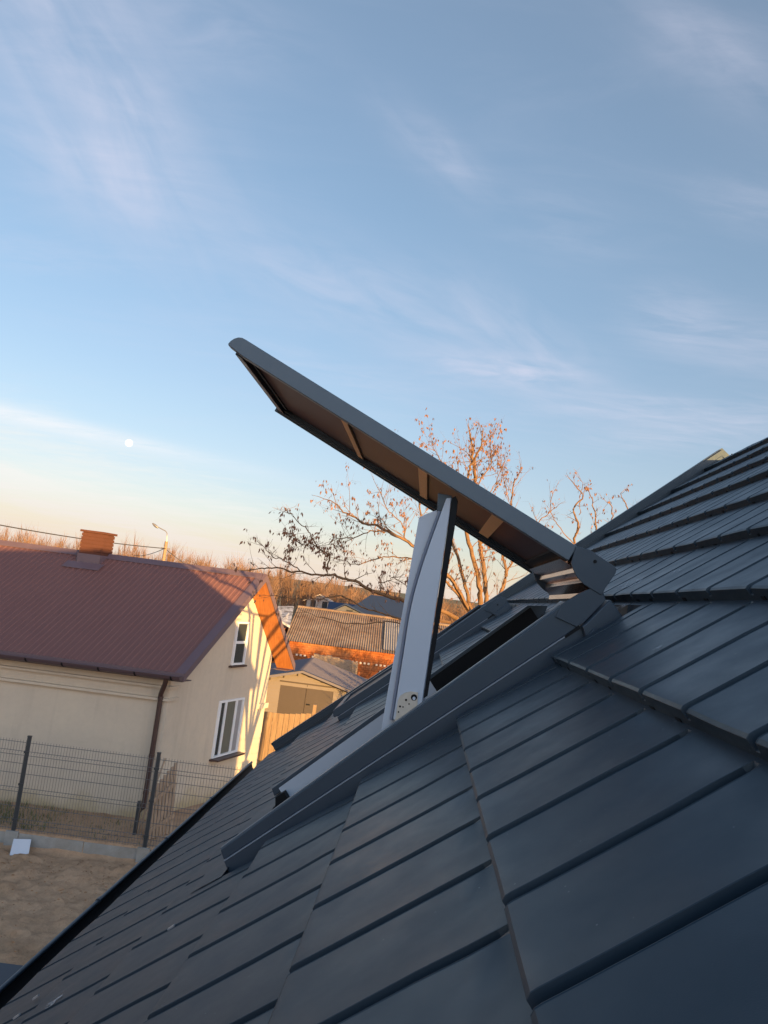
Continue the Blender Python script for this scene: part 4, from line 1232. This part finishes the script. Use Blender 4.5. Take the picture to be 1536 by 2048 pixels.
fh = empty('house', V(((a.x + b.x) / 2, yA + 7, gz(0, yA))), 'far house with a broad slate blue hipped roof above the barn', 'house')
mb = MB(); mb.aabox(a.x + .5, b.x - .5, yA + .5, yA + 13.5, gz(0, yA) - .5, zev - .05); mb.build('wall', M_GREYW, fh)
mb = MB(); P_ = [V((a.x, yA, zev)), V((b.x, yA, zev)), V((b.x, yA + 14, zev)), V((a.x, yA + 14, zev)), V((r0_.x, yA + 7, zrd)), V((r1_.x + 2, yA + 7, zrd))]
mb.add(P_, [(0, 1, 5, 4), (1, 2, 5), (2, 3, 4, 5), (3, 0, 4), (0, 3, 2, 1)]); rf_ = mb.build('roof', M_BLUEROOF, fh)
mb = MB(); q0, q1, q2 = at(652, 1228, yA - 3), at(690, 1211, yA - 3), at(735, 1234, yA - 3)
mb.prism([q0, q1, q2, V((q2.x, yA - 3, gz(0, yA) - .5)), V((q0.x, yA - 3, gz(0, yA) - .5))], V((0, 3.4, 0))); mb.build('front_gable', M_GREYW, fh)
mb = MB(); up_ = V((0, -.4, .12))
mb.prism([q0 + up_, q1 + up_, q1 + up_ + V((0, 5, 0)), q0 + up_ + V((0, 5, 0))], Z * .1); mb.prism([q1 + up_, q2 + up_, q2 + up_ + V((0, 5, 0)), q1 + up_ + V((0, 5, 0))], Z * .1)
mb.build('gable_roof', M_BLUEROOF, fh)
mb = MB(); w_ = at(692, 1229, yA - 3); mb.aabox(w_.x, w_.x + .8, yA - 3.05, yA - 3.002, w_.z, w_.z + .6); mb.build('window', M_GLASS, fh)
a2, b2 = at(612, 1215, 120), at(661, 1215, 120)
gable_house('house', a2.x, b2.x, 120, 8, at(630, 1201, 120).z, at(641, 1190, 120).z, gz(0, 120), M_PALE, M_PALE, 'small far cream house with steep gable in front of the woods', 'y', [(a2.x + .6, at(630, 1214, 120).z, .8, 1.0), (a2.x + 2.4, at(630, 1214, 120).z, .8, 1.0)])
a3 = at(660, 1222, 110)
gable_house('house', a3.x, a3.x + 6, 110, 7, a3.z, at(670, 1206, 110).z, gz(0, 110), M_GREYW, M_BLUEROOF, 'low blue roofed outbuilding beside the small far cream house', 'x')

# ------------------------------------------------------------------ street lamp and cables
yp = 62.0
pt = at(333, 1083, yp); pb = V((pt.x, yp, gz(0, yp)))
lamp = empty('street_lamp', pb, 'street lamp on a sunlit concrete pole behind the red roof', 'street lamp')
mb = MB(); mb.tube([pb, pt], [.17, .13], 8); mb.build('pole', M_POLE, lamp, smooth=50)
mb = MB(); arm_p = [at(x, y, yp) for x, y in ((333, 1086), (334, 1072), (334, 1066), (331, 1062), (314, 1053))]
mb.tube(arm_p, .035, 6); mb.build('bracket_arm', M_LAMP, lamp, smooth=50)
mb = MB(); a, b = at(316, 1056, yp), at(305, 1046.5, yp); dd = (b - a).normalized(); mb.tube([a, a + dd * .12, a + dd * .35, b], [.05, .10, .11, .05], 8); mb.build('lamp_head', M_LAMP, lamp, smooth=50)
mb = MB(); mb.box(at(331, 1097, yp) , V((1, 0, 0)), V((0, 1, 0)), Z, .35, .06, .06); mb.build('cross_bar', M_LAMP, lamp)
def cable(p, q, sag, r, label):
    pts = [p.lerp(q, i / 24) - Z * (sag * 4 * (i / 24) * (1 - i / 24)) for i in range(25)]
    mb = MB(); mb.tube(pts, r, 5); tag(mb.build('cable', M_CABLE), label, 'cable', 'overhead cables at the street lamp')
cable(at(-160, 1018, 40), at(331, 1097, yp - .1), .25, .035, 'long overhead cable running left from the street lamp past the chimney')
cable(at(331, 1098, yp - .1), at(470, 1185, 75), .3, .03, 'overhead cable dropping right from the street lamp')
cable(at(331, 1096, yp - .1), at(265, 1110, 95), .3, .03, 'short overhead cable going back from the street lamp')

# ------------------------------------------------------------------ moon
Pm = CAM + ray(258, 886).normalized() * 9000
mb_ = bpy.data.meshes.new('moon'); bm = bmesh.new(); bmesh.ops.create_uvsphere(bm, u_segments=32, v_segments=20, radius=9000 * 7.0 / F_PX); bm.to_mesh(mb_); bm.free()
for p in mb_.polygons: p.use_smooth = True
mb_.materials.append(M_MOON)
mo = bpy.data.objects.new('moon', mb_); C.objects.link(mo); mo.location = Pm; tag(mo, 'full white moon low in the blue sky', 'moon')

# ------------------------------------------------------------------ trees
def curve_pts(ctrl, n):
    """Catmull-Rom through control points"""
    P = [ctrl[0] * 2 - ctrl[1]] + ctrl + [ctrl[-1] * 2 - ctrl[-2]]; out = []
    for i in range(1, len(P) - 2):
        for k in range(n):
            t_ = k / n; a, b, c_, d_ = P[i - 1:i + 3]
            out.append(.5 * ((2 * b) + (c_ - a) * t_ + (2 * a - 5 * b + 4 * c_ - d_) * t_ * t_ + (3 * b - a - 3 * c_ + d_) * t_ ** 3))
    out.append(P[-2]); return out
class Tree:
    def __init__(s, seed): s.r = random.Random(seed); s.tr = MB(); s.cr = MB(); s.pd = MB()
    def wig(s, pts, amt):
        o = [pts[0]]; off = V((0, 0, 0))
        for p in pts[1:]:
            off = off * .8 + V((s.r.gauss(0, 1), s.r.gauss(0, 1), s.r.gauss(0, 1))) * amt
            o.append(p + off)
        return o
    def limb(s, ctrl, r0, r1, mb=None, amt=.012, n=6):
        pts = s.wig(curve_pts(ctrl, n), amt); m = len(pts)
        r0 *= .69; r1 *= .8
        rad = [r0 + (r1 - r0) * (i / (m - 1)) ** .8 for i in range(m)]
        (mb or s.cr).tube(pts, rad, 6 if r0 > .02 else 4, True)
        return pts, rad
    def twig(s, p, d, L, r, depth, pods):
        m = max(3, int(L / .10)); pts = [p]; q = p; dr = d.normalized()
        for i in range(m):
            dr = (dr + V((s.r.gauss(0, .17), s.r.gauss(0, .17), s.r.gauss(0, .17) + .05))).normalized()
            q = q + dr * (L / m); pts.append(q)
        rad = [r * (1 - .72 * i / m) for i in range(m + 1)]
        s.cr.tube(pts, rad, 3 if r < .007 else 4, False)
        for i in range(1, m + 1):
            if depth > 0 and s.r.random() < .85:
                ax = V((s.r.gauss(0, 1), s.r.gauss(0, 1), s.r.gauss(0, 1) + .5)).normalized()
                nd = ((pts[i] - pts[i - 1]).normalized() * .75 + ax * .75).normalized()
                s.twig(pts[i], nd, L * s.r.uniform(.32, .6), rad[i] * .72, depth - 1, pods)
            if s.r.random() < pods * .5: s.pod(pts[i])
    def pod(s, p):
        for k in range(s.r.choice((1, 1, 2, 3))):
            L = s.r.uniform(.03, .07); w = L * .22
            d = V((s.r.gauss(0, .35), s.r.gauss(0, .35), -1)).normalized(); a = d.cross(V((s.r.random(), s.r.random(), .2))).normalized()
            b = d.cross(a)
            o = p + V((s.r.gauss(0, .015), s.r.gauss(0, .015), -.01))
            s.pd.add([o, o + d * L * .4 + a * w, o + d * L * .4 - a * w, o + d * L * .45 + b * w * .4, o + d * L], [(0, 1, 3), (0, 3, 2), (1, 4, 3), (3, 4, 2), (0, 2, 1), (1, 2, 4)])
    def clothe(s, pts, rad, L, every, depth, pods, start=.15):
        m = len(pts)
        for i in range(int(m * start), m, every):
            ax = V((s.r.gauss(0, 1), s.r.gauss(0, 1), s.r.gauss(0, 1) + .35)).normalized()
            dr = (pts[min(i + 1, m - 1)] - pts[max(i - 1, 0)]).normalized()
            s.twig(pts[i], dr * .6 + ax * .8, L * s.r.uniform(.5, 1.15), max(.0036, rad[i] * .45) if rad[i] < .02 else .0075, depth, pods)
        s.twig(pts[-1], (pts[-1] - pts[-2]), L * .8, rad[-1], depth, pods)
ty = 12.2
def tp(px, py, dy=0.0): return at(px, py, ty + dy)
T = Tree(4)
base = tp(962, 1268)
root = V((base.x + .05, ty, gz(0, ty) - .1))
tree = empty('tree', V((root.x, root.y, 0)), 'bare multi stemmed tree hung with dry pods behind the roof windows', 'tree')
FORK = V((base.x + .03, ty, 1.15))
T.limb([root, V((root.x - .04, ty, .7)), FORK], .20, .17, T.tr, .005)
SPREAD = [.85, -.95, .25, -.30, 1.25, -.65, -1.35]; STEMS = []
LIMBS = [  # control pixels with depth offsets, radius start, end, clothe(len, every, depth, pods)
    ([(962, 1268, 0), (944, 1212, .1), (924, 1150, .2), (901, 1080, .3), (880, 1020, .5), (868, 975, .6)], .058, .018, (.55, 2, 2, .22)),
    ([(966, 1264, 0), (958, 1190, -.2), (952, 1140, -.3), (934, 1060, -.4), (925, 1000, -.6), (934, 940, -.5), (948, 915, -.5)], .064, .022, (.6, 2, 2, .28)),
    ([(970, 1262, 0), (973, 1190, .2), (964, 1110, .3), (960, 1070, .2), (948, 985, .2), (946, 930, 0), (944, 905, 0)], .062, .030, (.55, 2, 2, .30)),
    ([(972, 1266, 0), (1000, 1190, .4), (1010, 1150, .5), (1006, 1110, .6), (1022, 1050, .7), (1018, 1000, .7), (1032, 960, .8)], .052, .013, (.5, 2, 2, .14)),
    ([(1010, 1150, .5), (1032, 1120, .6), (1045, 1085, .7), (1075, 1050, .8), (1100, 1020, .9)], .024, .008, (.42, 2, 2, .10)),
    ([(958, 1258, 0), (920, 1195, -.4), (896, 1165, -.6), (878, 1130, -.8), (866, 1080, -.8)], .048, .014, (.5, 2, 2, .16)),
    ([(952, 1246, 0), (900, 1165, -.6), (860, 1120, -.9), (815, 1085, -1.0), (770, 1064, -1.1), (730, 1050, -1.1), (700, 1030, -1.0), (672, 1012, -1.0)], .050, .010, (.5, 2, 2, .34)),
    ([(770, 1064, -1.1), (745, 1060, -1.2), (712, 1075, -1.3), (680, 1076, -1.4), (655, 1085, -1.3)], .016, .006, (.42, 1, 2, .42)),
    ([(815, 1085, -1.0), (800, 1050, -1.1), (775, 1015, -1.3), (760, 985, -1.2)], .018, .007, (.45, 1, 2, .36)),
    ([(868, 1120, -.5), (845, 1040, -.2), (828, 990, 0), (800, 950, .2), (790, 935, .2)], .030, .009, (.45, 2, 2, .28)),
    ([(860, 1120, -.9), (820, 1118, -.7), (770, 1120, -.6), (720, 1128, -.5), (690, 1120, -.4)], .022, .006, (.42, 1, 2, .30)),
    ([(925, 1000, -.6), (900, 950, -.5), (880, 920, -.4), (868, 900, -.4)], .020, .008, (.42, 1, 2, .34)),
    ([(948, 985, .2), (975, 940, .3), (985, 915, .3), (978, 890, .3), (981, 872, .3)], .018, .006, (.38, 1, 2, .30)),
    ([(1018, 1000, .7), (1010, 960, .6), (1000, 930, .6), (992, 905, .5)], .014, .006, (.38, 1, 2, .26)),
    ([(1006, 1110, .6), (985, 1060, .5), (975, 1020, .4), (982, 985, .4), (1000, 950, .4)], .024, .008, (.42, 2, 2, .20)),
    # the heavier low boughs reaching left over the barn
    ([(948, 1250, 0), (880, 1225, -1.2), (812, 1207, -1.8), (770, 1192, -2.0), (735, 1178, -2.2), (700, 1162, -2.3), (665, 1148, -2.4), (620, 1142, -2.5), (560, 1136, -2.6), (520, 1140, -2.6)], .050, .009, (.36, 2, 2, .22)),
    ([(655, 1145, -2.4), (656, 1118, -2.4), (650, 1105, -2.4), (632, 1090, -2.5), (622, 1066, -2.6), (600, 1045, -2.6), (578, 1028, -2.6), (573, 1016, -2.6)], .018, .005, (.20, 2, 1, .22)),
    ([(600, 1142, -2.5), (575, 1128, -2.6), (545, 1110, -2.7), (525, 1090, -2.7)], .012, .004, (.22, 1, 1, .25)),
    ([(632, 1092, -2.5), (610, 1090, -2.5), (592, 1080, -2.5), (588, 1074, -2.5)], .010, .004, (.25, 1, 2, .5)),
    ([(760, 1190, -2.0), (764, 1170, -2.0), (775, 1156, -2.0), (790, 1158, -1.9), (812, 1166, -1.7)], .013, .006, (.28, 1, 1, .12)),
    ([(900, 1245, -.8), (840, 1238, -1.6), (780, 1232, -1.9), (730, 1212, -2.1), (690, 1192, -2.3), (650, 1196, -2.3), (600, 1200, -2.4), (545, 1192, -2.4)], .024, .005, (.30, 3, 1, .10)),
    ([(900, 1262, -.8), (840, 1250, -1.6), (780, 1243, -1.9), (720, 1246, -2.1), (660, 1238, -2.2), (600, 1228, -2.3)], .020, .004, (.26, 5, 1, .06)),
]
for li, (ctrl, r0, r1, cl) in enumerate(LIMBS):
    if r0 > .045 and ctrl[0][1] > 1240 and li < 8:
        b_ = SPREAD[len(STEMS)]; STEMS.append(b_)
        ctrl = [(x, y, d_ + b_) for x, y, d_ in ctrl]
        st = tp(*ctrl[0]); T.limb([FORK, FORK.lerp(st, .45) + V((0, b_ * .12, .1)), st], r0 * .95, r0, T.tr, .006)
    elif r0 > .045:
        st = tp(*ctrl[0]); T.limb([FORK, FORK.lerp(st, .5), st], r0 * .95, r0, T.tr, .006)
    pts, rad = T.limb([tp(*c_) for c_ in ctrl], r0, r1, T.tr if r0 > .045 else None)
    T.clothe(pts, rad, *cl)
T.tr.build('trunk', M_BARK, tree, smooth=60); T.cr.build('crown', M_BARK, tree, smooth=60); T.pd.build('seed_pods', M_POD, tree)
# second tree right of it
ty = 13.6
T = Tree(8)
root = V((tp(1165, 1300).x, ty, 0)); 
tree2 = empty('tree', root, 'slender bare tree whose thin tips rise above the far verge of the tiled roof', 'tree')
T.limb([root, root + V((.1, 0, 2.2)), tp(1170, 1300)], .13, .08, T.tr, .01)
for ctrl, r0, r1, cl in [
    ([(1170, 1300, 0), (1165, 1180, 0), (1150, 1090, 0), (1158, 1060, 0), (1150, 1020, .1), (1165, 990, .1), (1145, 965, .1)], .05, .010, (.26, 3, 2, .10)),
    ([(1158, 1030, 0), (1162, 1000, 0), (1166, 975, .1), (1160, 955, .1)], .012, .005, (.24, 2, 1, .12)),
    ([(1170, 1300, 0), (1190, 1150, .2), (1192, 1080, .2), (1196, 1040, .2), (1188, 1005, .3), (1182, 990, .3)], .04, .008, (.28, 3, 2, .16)),
    ([(1170, 1300, 0), (1215, 1150, -.2), (1225, 1060, -.2), (1218, 1020, -.2), (1212, 1000, -.2)], .035, .007, (.26, 3, 2, .14)),
    ([(1170, 1300, 0), (1235, 1130, 0), (1255, 1030, .1), (1248, 1000, .1), (1246, 985, .1)], .035, .006, (.24, 3, 2, .10)),
    ([(1150, 1090, 0), (1120, 1050, -.1), (1100, 1010, -.1), (1105, 980, -.1)], .018, .006, (.34, 2, 2, .08)),
    ([(1165, 1180, 0), (1110, 1100, -.1), (1080, 1050, -.1), (1070, 1030, -.1)], .020, .006, (.40, 2, 2, .10)),
    ([(1230, 1100, 0), (1262, 1040, 0), (1280, 1015, 0), (1295, 1000, 0)], .014, .005, (.22, 3, 1, .06))]:
    pts, rad = T.limb([tp(*c_) for c_ in ctrl], r0, r1, T.tr if r0 > .045 else None)
    T.clothe(pts, rad, *cl, start=.4)
T.tr.build('trunk', M_BARK, tree2, smooth=60); T.cr.build('crown', M_BARK, tree2, smooth=60); T.pd.build('seed_pods', M_POD, tree2)

# ------------------------------------------------------------------ woods on the skyline
def twigs(mb, rnd, base, h, spread, n, w):
    """a small bare tree: stem and many fine upright strokes, each a thin three sided blade"""
    top = base + V((rnd.gauss(0, .04) * h, 0, h))
    def blade(a, b, w0, w1=.2):
        d = (b - a).normalized(); s_ = d.cross(V((rnd.gauss(0, .3), 1, 0))).normalized() * w0; q_ = d.cross(s_).normalized() * w0
        k = len(mb.v)
        mb.v += [a + s_, a - s_ * .6 + q_, a - s_ * .6 - q_, b]
        mb.f += [(k, k + 1, k + 3), (k + 1, k + 2, k + 3), (k + 2, k, k + 3)]
    blade(base, top, w * 2)
    for i in range(n):
        f_ = rnd.uniform(.12, .95); a = base.lerp(top, f_)
        an = rnd.uniform(0, 2 * pi); L = h * (1 - f_) * rnd.uniform(.5, 1.1) + h * .08
        b = a + V((cos(an) * spread * (1.15 - f_), sin(an) * spread * (1.15 - f_), L))
        b.z = min(b.z, top.z + h * .05 * rnd.random())
        blade(a, b, w)
        for k in range(3):
            g_ = a.lerp(b, rnd.uniform(.25, .85)); b2 = g_ + V((rnd.gauss(0, .5) * spread, rnd.gauss(0, .5) * spread, rnd.uniform(.1, .3) * h)); blade(g_, b2, w * .6)
mb = MB(); rnd = random.Random(31)
for i in range(620):
    y = rnd.uniform(118, 175); az = rnd.uniform(-30, 16)
    x = y * tan(radians(az))
    # skyline a little above the horizon
    kk = float(np.interp(az, [-30, -12, -7, 0, 8, 16], [.019, .018, .0125, .0065, .001, 0]))
    topz = CAM_H + y * kk + rnd.gauss(0, .35) + .45 * sin(az * 1.7)
    zb = gz(x, y) - .3
    twigs(mb, rnd, V((x, y, zb)), max(3, (topz - zb) * rnd.uniform(.72, 1.03)), rnd.uniform(.9, 1.9), 16, .045)
tag(mb.build('woodland', M_WOODS), 'bare brown woods along the skyline', 'woods', kind='stuff')
mb = MB()
for i in range(240):
    y = rnd.uniform(80, 115); az = rnd.uniform(-12, 16); x = y * tan(radians(az)); zb = gz(x, y) - .3
    if -6 < az < 4 and y < 108: continue
    twigs(mb, rnd, V((x, y, zb)), rnd.uniform(2.5, 5.0), rnd.uniform(1.0, 1.8), 16, .04)
tag(mb.build('thicket', M_WOODS), 'reddish brown thicket in front of the woods', 'thicket', kind='stuff')
mb = MB()
for i in range(150):
    y = rnd.uniform(30, 50); az = rnd.uniform(3.0, 12.0); x = y * tan(radians(az)); zb = gz(x, y) - .2
    twigs(mb, rnd, V((x, y, zb)), rnd.uniform(1.8, 2.9) + (y - 30) * .05, rnd.uniform(.5, .9), 18, .014)
tag(mb.build('shrubbery', M_SHRUB), 'rust red leafless shrubs behind the prop of the open roof window', 'shrubs', kind='stuff')
print('verts', sum(len(o.data.vertices) for o in C.objects if o.type == 'MESH'))
